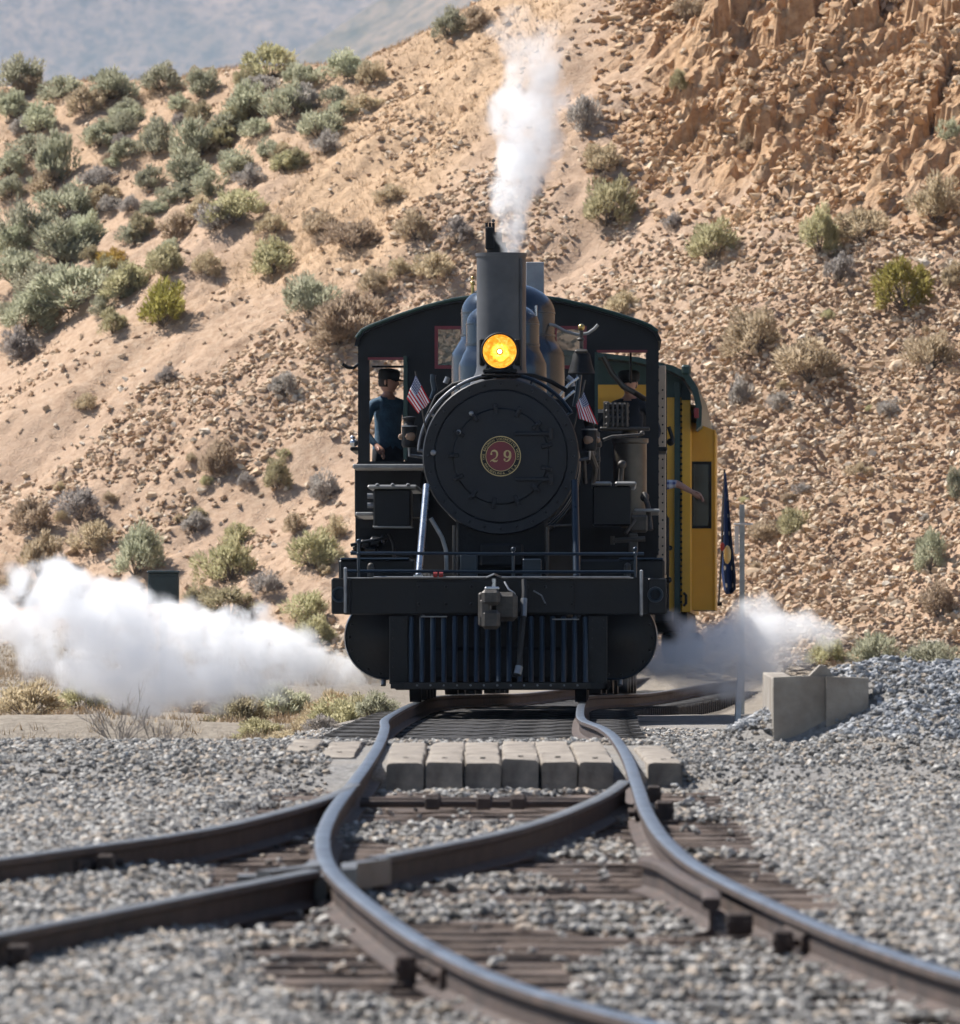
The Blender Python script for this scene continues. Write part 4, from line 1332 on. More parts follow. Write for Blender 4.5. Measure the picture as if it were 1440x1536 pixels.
# headlight
HLC = P(749.5, 527, 1.22); hr = S(28, 1.22)
mb = MB(); mb.lathe(HLC, (0, 1, 0), [(-0.02, hr * 0.90), (-0.03, hr * 0.97), (-0.015, hr * 1.02), (0.05, hr * 1.02), (0.22, hr * 0.95), (0.30, hr * 0.6), (0.32, 0.0)], 40, cap0=False); hl = L(mb, 'headlight', 'soot')
mb = MB(); mb.lathe(HLC, (0, 1, 0), [(0.10, 0.0), (0.095, hr * 0.25), (0.07, hr * 0.5), (0.03, hr * 0.75), (-0.015, hr * 0.91)], 40, cap1=False); L(mb, 'reflector', 'lamp', hl)
mb = MB(); mb.ball(HLC + Vector((0, 0.03, 0)), 0.022); mb.cyl(HLC + Vector((0, 0.03, 0)), HLC + Vector((0, 0.1, 0)), 0.012, n=8); L(mb, 'bulb', 'bulb', hl)
mb = MB(); mb.lathe(HLC + Vector((0, 0.025, 0)), (0, 1, 0), [(0.0, 0.028), (0.03, 0.034), (0.03, 0.028), (0.0, 0.028)], 20)
L(mb, 'bulb_collar', 'brass', hl)
mb = MB()
for x0, x1 in ((719, 727), (772, 781)):
    pbox(mb, x0, 508, x1, 548, 1.28, 1.55, 0.01)
pbox(mb, 724, 553, 776, 559, 1.2, 1.6, 0.01); ptube(mb, [(733, 548, 1.35), (727, 562, 1.25)], 2.5); ptube(mb, [(766, 548, 1.35), (772, 562, 1.25)], 2.5); pbox(mb, 722, 561, 778, 564, 1.15, 1.7, 0.006)
L(mb, 'headlight_bracket', 'soot', hl)

# domes
def dome(name, pxc, d, rb, rn, y_base, y_fl, y_sh, y_top):
    c = P(pxc, y_base, d); z = lambda y: P(pxc, y, d).z - c.z
    RB, RN = S(rb, d), S(rn, d)
    pr = [(-0.25, RB), (z(y_fl) - 0.02, RB), (z(y_fl) + 0.02, RB * 0.99), (z(y_fl) + 0.07, RB * 0.93), (z(y_fl) + 0.11, RN * 1.07), (z(y_fl) + 0.15, RN * 1.01), (z(y_fl) + 0.2, RN)]
    zs, zt = z(y_sh), z(y_top)
    pr += [(zs, RN)] + [(zs + (zt - zs) * math.sin(a), RN * math.cos(a)) for a in np.linspace(0.12, math.pi / 2, 12)]
    mb = MB(); mb.lathe(c, (0, 0, 1), pr, 56)
    o = L(mb, name, 'jacket')
    mb = MB()
    mb.lathe(c, (0, 0, 1), [(zs - 0.006, RN * 0.99), (zs - 0.006, RN * 1.008), (zs + 0.006, RN * 1.008), (zs + 0.006, RN * 0.99)], 56)
    mb.lathe(c, (0, 0, 1), [(z(y_fl) + 0.18, RN * 0.99), (z(y_fl) + 0.18, RN * 1.015), (z(y_fl) + 0.20, RN * 1.015), (z(y_fl) + 0.2, RN * 0.99)], 56)
    L(mb, 'dome_band', 'bluepipe', o)
    return c, o
dome('sand_dome', 754, 3.9, 66, 55, 575, 548, 487, 452)
sdc, sd = dome('steam_dome', 762, 6.2, 85, 70.5, 560, 533, 470, 424)
mb = MB()
t = P(739.5, 425, 6.2)
zt = lambda y: P(740, y, 6.2).z
mb.lathe(Vector((t.x + 0.04, 6.2, zt(432))), (0, 0, 1), [(0, 0.1), (zt(372) - zt(432), 0.1), (zt(372) - zt(432), 0.085), (zt(364) - zt(432), 0.085)], 20)
pbox(mb, 728, 340, 742, 374, 6.1, 6.25, 0.012); pbox(mb, 735, 348, 753, 372, 6.12, 6.3, 0.012)
for x in (730, 735, 740):
    ptube(mb, [(x, 343, 6.16), (x, 334, 6.16)], 2.2, 8)
mb.ball(P(740, 331, 6.16), 0.018)
L(mb, 'safety_valve', 'soot', sd)
mb = MB(); ptube(mb, [(709, 445, 6.2), (709, 428, 6.2)], 2.4); mb.ball(P(709, 425, 6.2), S(4, 6)); mb.ball(P(709, 417, 6.2), S(3, 6)); L(mb, 'whistle', 'brass', sd)
mb = MB(); ptube(mb, [(804, 474, 3.8), (804, 458, 3.8)], 1.8); L(mb, 'vent_pipe', 'steel')

# smokebox handrails, pipes, braces
def arc_rail(a0, a1, r, d, rad, name, mat, n=26):
    mb = MB(); c = P(751.3, 684.5, d)
    mb.tube([c + Vector((math.cos(math.radians(a)) * r, 0, math.sin(math.radians(a)) * r)) for a in np.linspace(a0, a1, n)], rad, 8)
    for a in np.linspace(a0, a1, 4):
        u = Vector((math.cos(math.radians(a)), 0, math.sin(math.radians(a)))); mb.cyl(c + u * (SBR * 0.97), c + u * (r + 0.015), 0.014, n=8)
    return L(mb, name, mat)
arc_rail(95, 176, SBR * 1.055, 1.35, 0.016, 'smokebox_handrail', 'dullsteel')
arc_rail(85, 32, SBR * 1.06, 1.35, 0.018, 'smokebox_handrail', 'bluepipe')
mb = MB(); ptube(mb, [(640, 628, 1.5), (655, 595, 1.5), (680, 577, 1.5), (720, 566, 1.4), (760, 563, 1.3), (800, 563, 1.4), (826, 572, 1.5), (850, 586, 1.5)], 3.4, 10); L(mb, 'conduit', 'soot')
for pts, r, m in (([(648, 598, 1.8), (652, 585, 1.8), (649, 570, 1.8), (650, 562, 1.8)], 4.2, 'bluepipe'), ([(668, 575, 2.2), (672, 566, 2.2)], 4, 'dullsteel'),
                  ([(862, 610, 1.8), (866, 590, 1.8), (869, 562, 1.8)], 4.0, 'bluepipe'), ([(836, 598, 1.7), (852, 578, 1.7), (868, 566, 1.7)], 2.0, 'steel'),
                  ([(842, 603, 1.7), (862, 586, 1.7)], 2.0, 'steel'), ([(850, 566, 2.0), (856, 570, 2.0), (858, 580, 2.0)], 5, 'dullsteel')):
    mb = MB(); ptube(mb, pts, r, 10); L(mb, 'steam_pipe', m)
mb = MB(); ptube(mb, [(640, 728, 0.9), (628, 864, 0.35)], 5.2, 14); mb.cyl(P(628, 864, 0.35) - Vector((0, 0, 0.015)), P(628, 864, 0.35) + Vector((0, 0, 0.01)), 0.05, n=12); L(mb, 'smokebox_brace', 'steel')
mb = MB(); ptube(mb, [(862, 722, 0.9), (865, 866, 0.35)], 5.4, 14); mb.cyl(P(865, 866, 0.35) - Vector((0, 0, 0.015)), P(865, 866, 0.35) + Vector((0, 0, 0.01)), 0.05, n=12); L(mb, 'smokebox_brace', 'bluepipe')
mb = MB(); ptube(mb, [(646, 777, 1.1), (655, 792, 1.1), (663, 806, 1.1), (669, 825, 1.1), (670, 858, 1.1)], 3.2, 10); L(mb, 'drain_pipe', 'dullsteel')
mb = MB(); ptube(mb, [(681, 788, 1.0), (681, 862, 1.0)], 2.2); ptube(mb, [(821, 790, 1.0), (821, 862, 1.0)], 2.6); ptube(mb, [(822, 789, 1.0), (868, 787, 1.0)], 1.6); L(mb, 'steam_pipe', 'coupler')

# class lamps
def marker(px, py, d, side):
    c = P(px, py, d)
    mb = MB(); mb.lathe(c + Vector((0, 0, -0.10)), (0, 0, 1), [(0, 0.055), (0.02, 0.07), (0.19, 0.07), (0.21, 0.05), (0.23, 0.045), (0.27, 0.062), (0.28, 0.058), (0.29, 0.0)], 18); o = L(mb, 'marker_lamp', 'soot')
    mb = MB(); mb.ball(c + Vector((side * 0.01, -0.05, 0.0)), 0.05, 2, sc=(1, 0.6, 1)); L(mb, 'lens', 'lampglass', o)
    mb = MB(); mb.ball(c + Vector((-side * 0.075, 0, 0)), 0.03); L(mb, 'lens', 'lampglass', o)
    mb = MB(); mb.lathe(c + Vector((0, 0, 0.09)), (0, 0, 1), [(0, 0.074), (0.012, 0.074), (0.012, 0.05)], 18, cap0=False, cap1=False); mb.tube([c + Vector((0, 0, -0.1)), c + Vector((side * 0.0, 0, -0.17)), c + Vector((side * 0.14, 0.05, -0.19))], 0.016, 8); L(mb, 'lamp_bracket', 'dullsteel', o)
marker(614, 655, 1.5, 1)
marker(884, 660, 1.5, -1)
mb = MB()
for k, (x, y) in enumerate(((893, 650), (898, 665), (889, 680), (896, 688), (880, 690))):
    pbox(mb, x - 5, y - 5, x + 5, y + 6, 1.7, 1.85, 0.015)
ptube(mb, [(884, 676, 1.6), (893, 700, 1.7), (889, 722, 1.8)], 5); ptube(mb, [(876, 690, 1.6), (878, 725, 1.7)], 3); L(mb, 'feedwater_valve', 'coupler')

# running boards, boxes, air pump
mb = MB(); pbox(mb, 529, 696, 636, 703, 6.5, 8.9, 0.01); rb_l = L(mb, 'running_board', 'worn_edge')
mb = MB(); pbox(mb, 532, 703, 632, 776, 7.6, 8.9, 0.01); L(mb, 'splash_panel', 'cabpaint')
mb = MB(); pbox(mb, 551, 727, 626, 733, 2.0, 5.0, 0.015); rivets(mb, [P(x, 727, 2.0) for x in (566, 589, 612)], 0.02, (0, 0, 1)); L(mb, 'running_board', 'worn_edge')
mb = MB(); pbox(mb, 560, 734, 616, 790, 2.1, 3.0, 0.012); bx_ = L(mb, 'tool_box', 'black')
mb = MB(); pbox(mb, 559, 789, 617, 791.5, 2.08, 2.9, 0.004); L(mb, 'box_edge', 'worn_edge', bx_)
for y in (744, 758):
    mb = MB(); ptube(mb, [(551, y, 2.3), (560, y, 2.3)], 4.2, 10); L(mb, 'reservoir_end', 'dullsteel')
mb = MB(); pbox(mb, 533, 768, 560, 774, 3.5, 6.0, 0.01); L(mb, 'step', 'worn_edge')
for x0, x1 in ((886, 918), (922, 955)):
    mb = MB(); pbox(mb, x0, 722, x1, 728, 2.0, 4.6, 0.02); L(mb, 'running_board', 'worn_edge')
mb = MB(); pbox(mb, 889, 729, 947, 788, 2.1, 3.0, 0.012); bx2 = L(mb, 'tool_box', 'black')
mb = MB(); pbox(mb, 951, 763, 990, 768, 2.6, 5.0, 0.008); L(mb, 'step', 'worn_edge')
c = P(945, 722, 5.2); rp = S(25, 5.2)
mb = MB(); mb.lathe(c, (0, 0, 1), [(-0.5, rp * 0.5), (-0.3, rp * 0.5), (-0.3, rp), (0.0, rp), (S(56, 5.2), rp), (S(58, 5.2), rp * 1.1), (S(64, 5.2), rp * 1.1), (S(66, 5.2), rp * 0.5), (S(80, 5.2), rp * 0.45), (S(80, 5.2), 0)], 32); pump = L(mb, 'air_pump', 'pumpbrown')
mb = MB()
for y in (606, 616, 626, 636):
    pbox(mb, 908, y - 2, 944, y + 3, 5.0, 5.4, 0.01)
pbox(mb, 905, 602, 914, 640, 5.1, 5.3, 0.01); pbox(mb, 935, 604, 943, 640, 5.1, 5.3, 0.01); pbox(mb, 900, 640, 975, 645, 5.0, 5.5, 0.01)
for x in (912, 919, 926, 933, 940):
    ptube(mb, [(x, 604, 5.0), (x, 640, 5.0)], 2)
L(mb, 'pump_head', 'coupler', pump)
mb = MB(); pbox(mb, 893, 648, 900, 722, 6.5, 6.7, 0.01); mb.ball(P(933, 697, 4.6), S(7, 4.6)); ptube(mb, [(933, 697, 4.6), (931, 722, 4.6)], 4); ptube(mb, [(905, 660, 4.8), (918, 655, 4.8), (962, 652, 4.8)], 2.4)
mb.ball(P(963, 650, 4.8), S(4, 4.8)); L(mb, 'lubricator', 'coupler')
mb = MB()
ptube(mb, [(966, 740, 2.8), (972, 760, 2.7), (976, 795, 2.6)], 4); mb.ball(P(967, 746, 2.8), S(7, 2.8)); pbox(mb, 945, 772, 972, 798, 2.5, 2.9, 0.02); ptube(mb, [(920, 811, 2.4), (968, 808, 2.4)], 4)
mb.cyl(P(919, 804, 2.4), P(919, 817, 2.4), 0.02, n=8); pbox(mb, 943, 800, 957, 830, 2.4, 2.6, 0.01); ptube(mb, [(938, 800, 2.4), (952, 780, 2.5)], 3)
L(mb, 'rocker_arm', 'coupler')
mb = MB()
for k, (x, y, w, h) in enumerate(((535, 822, 12, 10), (548, 815, 16, 12), (562, 812, 14, 14), (575, 808, 10, 12), (556, 824, 20, 8), (530, 828, 10, 6))):
    pbox(mb, x - w / 2, y - h / 2, x + w / 2, y + h / 2, 2.2, 2.6, 0.02)
ptube(mb, [(526, 818, 2.2), (552, 812, 2.2), (583, 806, 2.2)], 2.6); ptube(mb, [(583, 800, 2.2), (590, 815, 2.2), (592, 838, 2.2)], 2.6)
L(mb, 'rocker_arm', 'black')
mb = MB(); pbox(mb, 540, 792, 626, 838, 2.6, 2.8, 0.0); L(mb, 'guide_yoke', 'soot'); mb = MB(); pbox(mb, 872, 792, 985, 842, 3.0, 3.2, 0.0); L(mb, 'guide_yoke', 'soot')

# bell and cord
mb = MB(); bc0 = P(872, 560, 5.4)
mb.lathe(bc0, (0, 0, 1), [(0.0, 0.13), (0.02, 0.125), (0.10, 0.10), (0.18, 0.085), (0.23, 0.05), (0.24, 0.0)], 28); bell = L(mb, 'bell', 'soot')
mb = MB(); ptube(mb, [(872, 524, 5.4), (872, 496, 5.4)], 3, 10); mb.ball(P(872, 491, 5.4), S(5, 5.4)); mb.ball(P(871, 509, 5.4), S(5, 5.4), sc=(1.2, 1.2, 0.6)); pbox(mb, 862, 524, 882, 530, 5.3, 5.5, 0.015); L(mb, 'bell_finial', 'coupler', bell); mb = MB(); mb.ball(P(872, 491, 5.4), S(5.4, 5.4)); L(mb, 'finial_ball', 'brass', bell)
mb = MB(); ptube(mb, [(815, 485, 6.0), (832, 488, 6.0), (848, 497, 6.0), (866, 502, 6.0), (882, 500, 6.0), (892, 493, 6.0), (897, 487, 6.0)], 2.4, 8); L(mb, 'bell_cord', 'worn_edge')

# ---- cab
CD = 8.9
outline = [(533, 832), (533, 700), (537, 692), (537, 520), (540, 508), (548, 499)]
outline += [(560, 493), (600, 478), (640, 465), (680, 455), (720, 449), (762, 447), (800, 449), (840, 455), (880, 464), (920, 475), (955, 486), (972, 493), (982, 501), (987, 512), (988, 522), (988, 832)]
wl = [(554, 540), (607, 540), (607, 692), (554, 692)]
wr = [(897, 529), (969, 529), (969, 646), (897, 646)]
sl = [(656, 493), (692, 493), (692, 549), (656, 549)]
sr = [(834, 493), (876, 493), (876, 549), (834, 549)]
def cabfn(x, y, t):
    p = P(x, y, CD); return Vector((p.x, CD + t, p.z))
mb = MB(); mb.plate(outline, [wl, wr, sl, sr], cabfn, 0.0, 0.05)
cab = L(mb, 'cab_front', 'cabpaint', None, 20)
def frame(h, w, name, mat, t0=-0.015, t1=0.02):
    (x0, y0), (x1, _), (_, y1) = h[0], h[1], h[2]
    mb = MB(); mb.plate([(x0 - w, y0 - w), (x1 + w, y0 - w), (x1 + w, y1 + w), (x0 - w, y1 + w)], [[(x0 + 1, y0 + 1), (x1 - 1, y0 + 1), (x1 - 1, y1 - 1), (x0 + 1, y1 - 1)]], cabfn, t0, t1)
    return L(mb, name, mat, cab, 20)
frame(sl, 4, 'window_frame', 'maroon'); frame(sr, 4, 'window_frame', 'maroon')
for h in (sl, sr):
    mb = MB(); mb.plate(h, [], cabfn, 0.015, 0.022); L(mb, 'window_pane', 'glass', cab, 0)
for h in (wl, wr):
    (x0, y0), (x1, _), _, _ = h
    mb = MB(); mb.plate([(x0 - 2, y0 - 4), (x1 + 2, y0 - 4), (x1 + 2, y0), (x0 - 2, y0)], [], cabfn, -0.02, 0.01); L(mb, 'window_lintel', 'maroon', cab, 0)
# swung-open sashes
for x0, x1, y0, y1, dd in ((606, 612, 536, 690, 0.45), (891, 898, 530, 640, 0.45)):
    mb = MB(); a = P(x0, y1, CD); b = P(x1, y0, CD); xm = (a.x + b.x) / 2
    mb.plate([(0, a.z), (dd, a.z), (dd, b.z), (0, b.z)], [[(0.05, a.z + 0.05), (dd - 0.05, a.z + 0.05), (dd - 0.05, b.z - 0.05), (0.05, b.z - 0.05)]], lambda u, v, t: Vector((xm + t, CD - 0.01 - u, v)), -0.016, 0.016)
    o = L(mb, 'open_sash', 'green', cab, 20)
# roof shell
arc = outline[3:-2]
mb = MB()
def roofpt(x, y, dz, d):
    p = P(x, y, CD); return Vector((p.x, d, p.z + dz))
ro, ri = [], []
cxr = P(762, 447, CD).x
for (x, y) in arc:
    p = P(x, y, CD); n = Vector((p.x - cxr, 0, 1.1)).normalized() if y < 505 else Vector((math.copysign(1, p.x - cxr), 0, 0.15)).normalized()
    ri.append(p); ro.append(p + n * 0.035)
D0, D1 = CD - 0.12, 11.9
vs = []
for d in (D0, D1):
    vs += [(p.x, d, p.z) for p in ri] + [(p.x, d, p.z) for p in ro]
m = len(ri); fs = []
for k in range(m - 1):
    a, b = k, k + 1
    fs += [(a, b, 2 * m + b, 2 * m + a), (m + a, 3 * m + a, 3 * m + b, m + b), (a, m + a, m + b, b), (2 * m + a, 2 * m + b, 3 * m + b, 3 * m + a)]
fs += [(0, 2 * m, 3 * m, m), (m - 1, 2 * m - 1, 4 * m - 1, 3 * m - 1)]
mb.add(vs, fs); roof = L(mb, 'cab_roof', 'cabpaint', None, 50)
mb = MB(); mb.tube([Vector((p.x, D0 - 0.005, p.z)) for p in ro[1:-1]], 0.018, 8); L(mb, 'roof_bead', 'green', roof)
mb = MB(); pbox(mb, 789, 393, 816, 447, 9.6, 9.66, 0.006); pbox(mb, 790, 440, 817, 452, 9.6, 10.3, 0.01); L(mb, 'roof_hatch', 'grey', roof)
# cab sides
for x, s in ((537, 1), (988, -1)):
    p = P(x, 690, CD); zt_, zs_, zb_ = P(x, 512, CD).z, P(x, 690, CD).z, P(x, 832, CD).z
    mb = MB()
    x0, x1 = sorted((p.x, p.x + s * 0.05))
    mb.box((x0, CD + 0.05, zb_), (x1, 11.6, zs_ + 0.1), 0.005)
    mb.box((x0, CD + 0.05, zt_ - 0.25), (x1, 11.6, zt_), 0.005)
    mb.box((x0, 11.3, zs_ + 0.1), (x1, 11.6, zt_ - 0.25), 0.005); mb.box((x0, CD + 0.05, zs_ + 0.1), (x1, 9.25, zt_ - 0.25), 0.005)
    o = L(mb, 'cab_side', 'cabpaint')
    mb = MB(); rivets(mb, [Vector((p.x, d, z)) for z in np.arange(zb_ + 0.05, zt_, 0.13) for d in (9.0, 11.45)], 0.012, (-s, 0, 0)); L(mb, 'rivet', 'cabpaint', o)
    mb = MB(); mb.box((x0 - (0.09 if s > 0 else 0), 9.3, zs_ + 0.1), (x1 + (0.09 if s < 0 else 0), 11.2, zs_ + 0.14), 0.01); L(mb, 'arm_rest', 'black', o)
CAB_FLOOR = 1.52
a, b = P(537, 832, CD), P(988, 832, CD)
mb = MB(); mb.box((a.x + 0.06, CD + 0.06, CAB_FLOOR - 0.06), (b.x - 0.06, 11.9, CAB_FLOOR), 0.01); L(mb, 'cab_floor', 'soot')
mb = MB(); mb.lathe(Vector((bc.x, CD + 0.05, SBC.z)), (0, 1, 0), [(0, SBR * 0.98), (0.5, SBR * 0.98), (0.5, 0.0)], 48); L(mb, 'backhead', 'soot')
mb = MB(); ptube(mb, [(538, 546, 9.3), (530, 552, 9.3), (521, 551, 9.3), (514, 546, 9.3)], 2.6, 8); L(mb, 'awning_arm', 'soot')
mb = MB(); mb.ball(P(531, 664, 9.2), S(6.5, 9.2)); mb.ball(P(529, 657, 9.2), S(4, 9.2)); L(mb, 'mirror', 'steel')
mb = MB(); ptube(mb, [(905, 535, 9.0), (918, 560, 9.0), (935, 580, 9.0), (950, 588, 9.0), (966, 598, 9.2)], 4.2, 10); L(mb, 'canvas_strap', 'pumpbrown')
mb = MB(); ptube(mb, [(558, 550, 9.5), (606, 550, 9.5)], 1.6); ptube(mb, [(946, 529, 9.5), (946, 575, 9.5)], 1.6); L(mb, 'cab_rod', 'black')

# wheels and rods
def wheel(name, x, d, r, w, spokes):
    mb = MB(); c = Vector((x, d, r))
    mb.lathe(c, (1, 0, 0), [(-w / 2, r * 0.82), (-w / 2, r), (w * 0.3, r), (w * 0.32, r * 0.82), (-w / 2, r * 0.82)], 40)
    mb.lathe(c, (1, 0, 0), [(-w * 0.6, 0.0), (-w * 0.6, r * 0.22), (w * 0.6, r * 0.22), (w * 0.6, 0.0)], 24)
    for k in range(spokes):
        t = 2 * math.pi * k / spokes; u = Vector((0, math.cos(t), math.sin(t)))
        mb.cyl(c + u * r * 0.15, c + u * r * 0.85, 0.045, 0.032, 8)
    return L(mb, name, 'soot')
for d in (0.75,):
    for s in (-1, 1): wheel('pony_wheel', s * 0.75, d, 0.36, 0.13, 8)
for d in (3.2, 4.65, 6.1, 7.55):
    for s in (-1, 1): wheel('driving_wheel', s * 0.75, d, 0.60, 0.14, 12)
    mb = MB(); mb.cyl((-0.7, d, 0.6), (0.7, d, 0.6), 0.09, n=14); L(mb, 'axle', 'soot')
mb = MB(); mb.cyl((-0.7, 0.75, 0.36), (0.7, 0.75, 0.36), 0.07, n=14); L(mb, 'axle', 'soot')
mb = MB(); mb.box((-0.58, 2.9, 0.14), (0.58, 10.6, 0.56), 0.03); L(mb, 'ash_pan', 'soot')
mb = MB(); mb.box((-0.62, 0.2, 0.2), (0.62, 2.6, 0.5), 0.03); L(mb, 'pony_truck', 'soot')
mb = MB(); mb.box((-1.0, 2.45, 0.1), (1.0, 2.55, 0.5), 0.02); L(mb, 'brake_beam', 'soot')
for s in (-1, 1):
    mb = MB(); mb.box((s * 0.92 - 0.03, 3.1, 0.38), (s * 0.92 + 0.03, 7.65, 0.50), 0.01); L(mb, 'side_rod', 'dullsteel')
    mb = MB(); mb.box((s * 1.02 - 0.03, 1.9, 0.52), (s * 1.02 + 0.03, 6.1, 0.62), 0.01); L(mb, 'main_rod', 'dullsteel')
mb = MB()
for x in (575, 930): ptube(mb, [(x, 1012, 0.8), (x, 1028, 0.75)], 4, 8)
L(mb, 'cylinder_cock', 'dullsteel')
MT['creamedge'] = pmat('tan_side_sheet', (0.55, 0.44, 0.34), (0.42, 0.33, 0.25), 0.45, 0, 4, 0.1)
# side sheet at the back of the cab, seen edge-on past the cab front
mb = MB(); a = P(984, 862, 11.62); b = P(999, 548, 11.62); mb.box((a.x, 11.62, a.z), (b.x, 11.75, b.z), 0.01); sheet = L(mb, 'cab_side_sheet', 'creamedge')
mb = MB(); rivets(mb, [P(994, y, 11.62) for y in range(585, 860, 13)], 0.011); L(mb, 'rivet', 'soot', sheet)
mb = MB(); pbox(mb, 996, 560, 1000.5, 862, 11.755, 11.8, 0.004); L(mb, 'sheet_edge', 'black', sheet)
mb = MB(); ptube(mb, [(1003, 640, 11.7), (1008, 655, 11.7), (1009, 664, 11.7)], 3); mb.ball(P(1006, 663, 11.7), S(6, 11.7)); mb.ball(P(1003, 870, 11.6), S(5, 11)); L(mb, 'hand_valve', 'soot')

# ------------------------------------------------------------------ tender
TMx = frame_at(96.6, 103.4)
tender = empty('tender', 'low black tender coupled behind the locomotive cab', 'tender', TMx)
mb = MB(); mb.plate([(-1.33, 1.0), (1.33, 1.0), (1.33, 2.2), (-1.33, 2.2)], [[(-1.25, 1.08), (1.25, 1.08), (1.25, 2.12), (-1.25, 2.12)]], lambda u, v, t: Vector((u, t, v)), 0.1, 6.9)
mb.box((-1.3, 0.12, 1.05), (1.3, 0.17, 2.15), 0.005); mb.box((-1.3, 6.8, 1.05), (1.3, 6.88, 2.15), 0.005)
tb = mb.build('tank', MT['tender'], tender)
mb = MB(); rivets(mb, [Vector((1.33, y, z)) for y in np.arange(0.3, 6.8, 0.2) for z in (1.1, 2.1)], 0.012, (1, 0, 0)); mb.build('rivet', MT['tender'], tb)
mb = MB(); mb.box((-0.35, 0.6, 2.18), (1.31, 6.8, 2.98), 0.04); mb.build('added_shade_box', MT['soot'], tender)  # box added on the tender so the train's ground shadow reaches further
mb = MB(); mb.box((-1.2, 0, 0.75), (1.2, 7.0, 1.0), 0.02); mb.build('underframe', MT['soot'], tender)
for d in (1.0, 2.5, 4.7, 6.2):
    mb = MB()
    for s in (-1, 1):
        mb.lathe(Vector((s * 0.75, d, 0.42)), (1, 0, 0), [(-0.065, 0), (-0.065, 0.42), (0.065, 0.42), (0.065, 0)], 28)
    mb.cyl((-0.9, d, 0.42), (0.9, d, 0.42), 0.07, n=12); mb.build('wheelset', MT['soot'], tender)

# ------------------------------------------------------------------ caboose
CM = frame_at(105.0, 113.0)
def yawed(D0, yaw, slope):
    a = Vector((float(track_x(D0)), D0, float(rail_z(D0)))); y = Vector((yaw, 1, slope)).normalized(); x = y.cross(Vector((0, 0, 1))).normalized(); z = x.cross(y)
    return Matrix(((x.x, y.x, z.x, a.x), (x.y, y.y, z.y, a.y), (x.z, y.z, z.z, a.z), (0, 0, 0, 1)))
CM = yawed(105.0, 0.04, -0.018)
PC = make_P(CM)
cab_c = empty('caboose', 'yellow caboose with dark green roof and bay window behind the tender', 'caboose', CM)
def SCb(p, d): return p * (105.0 + d) / FPX
def cbox(mb, px0, py0, px1, py1, d0, d1, bev=0.006):
    a = PC(px0, py1, d0); b = PC(px1, py0, d0)
    return mb.box((a.x, d0, a.z), (b.x, d1, b.z), bev)
def CB(mb, name, mat, par=None, smooth=35):
    return mb.build(name, MT[mat], par or cab_c, smooth)
xr = PC(1035, 700, 0).x
zf, ze = PC(1035, 918, 0).z, PC(1035, 612, 0).z
mb = MB(); mb.box((xr - 0.06, 0.0, zf), (xr, 5.6, ze), 0.004); wall_r = CB(mb, 'side_wall', 'yellow')
mb = MB(); mb.box((-xr, 0.0, zf), (-xr + 0.06, 5.6, ze), 0.004); CB(mb, 'side_wall', 'yellow')
mb = MB(); mb.box((-xr, 5.54, zf), (xr, 5.6, ze + 0.2), 0.004); CB(mb, 'end_wall', 'yellow')
zw0, zw1 = PC(900, 690, 0).z, PC(900, 577, 0).z
mb = MB(); mb.plate([(-xr + 0.06, zf), (xr - 0.1, zf), (xr - 0.1, ze + 0.12), (-xr + 0.06, ze + 0.12)],
                    [[(-xr + 0.3, zw0), (-0.5, zw0), (-0.5, zw1), (-xr + 0.3, zw1)], [(0.35, zw0), (xr - 0.42, zw0), (xr - 0.42, zw1), (0.35, zw1)]],
                    lambda u, v, t: Vector((u, t, v)), 0.02, 0.08)
endw = CB(mb, 'end_wall', 'yellow', None, 20)
for x0, x1 in ((-xr + 0.3, -0.5), (0.35, xr - 0.42)):
    mb = MB(); mb.box((x0, 0.045, zw0), (x1, 0.06, zw1), 0); CB(mb, 'window_pane', 'glass', endw)
for k in range(12):
    x = -xr + 0.1 + k * (2 * xr - 0.45) / 12
    mb = MB(); mb.box((x, 0.003, zf + 0.02), (x + (2 * xr - 0.45) / 12 - 0.012, 0.022, zw0 - 0.02), 0.004); CB(mb, 'board', 'yellow', endw)
mb = MB(); cbox(mb, 1011.5, 572, 1020.5, 919, -0.03, 0.12); CB(mb, 'corner_post', 'green')
mb = MB(); cbox(mb, 1022.5, 600, 1036, 918, -0.04, 0.1); CB(mb, 'corner_post', 'yellow')
mb = MB()
for y in np.arange(606, 912, 9): rivets(mb, [PC(1022, y, -0.04)], 0.014)
CB(mb, 'post_rivet', 'soot')
for k in range(10):
    mb = MB(); y0 = 0.12 + k * 0.53; mb.box((xr - 0.003, y0, zf + 0.01), (xr + 0.012, y0 + 0.515, ze - 0.02), 0.004); CB(mb, 'board', 'yellow', wall_r)
# roof
ctr = 0.0
ro_px = [(1053, 640), (1054, 612), (1047, 582), (1034, 562), (1010, 550), (960, 538), (900, 531)]
pts = [PC(x, y, 0) for x, y in ro_px]
half = [(p.x, p.z) for p in pts if p.x > 0.05]
prof = half + [(0, half[-1][1] + 0.04)] + [(-x, z) for x, z in reversed(half)]
mb = MB(); m = len(prof); vs = []
for d in (-0.45, 6.1):
    vs += [(x, d, z) for x, z in prof] + [(x * 0.965, d, z - 0.05) for x, z in prof]
fs = []
for k in range(m - 1):
    a, b = k, k + 1
    fs += [(a, b, 2 * m + b, 2 * m + a), (m + a, 3 * m + a, 3 * m + b, m + b), (a, m + a, m + b, b), (2 * m + a, 2 * m + b, 3 * m + b, 3 * m + a)]
fs += [(0, 2 * m, 3 * m, m), (m - 1, 2 * m - 1, 4 * m - 1, 3 * m - 1)]
mb.add(vs, fs); croof = CB(mb, 'roof', 'green', None, 50)
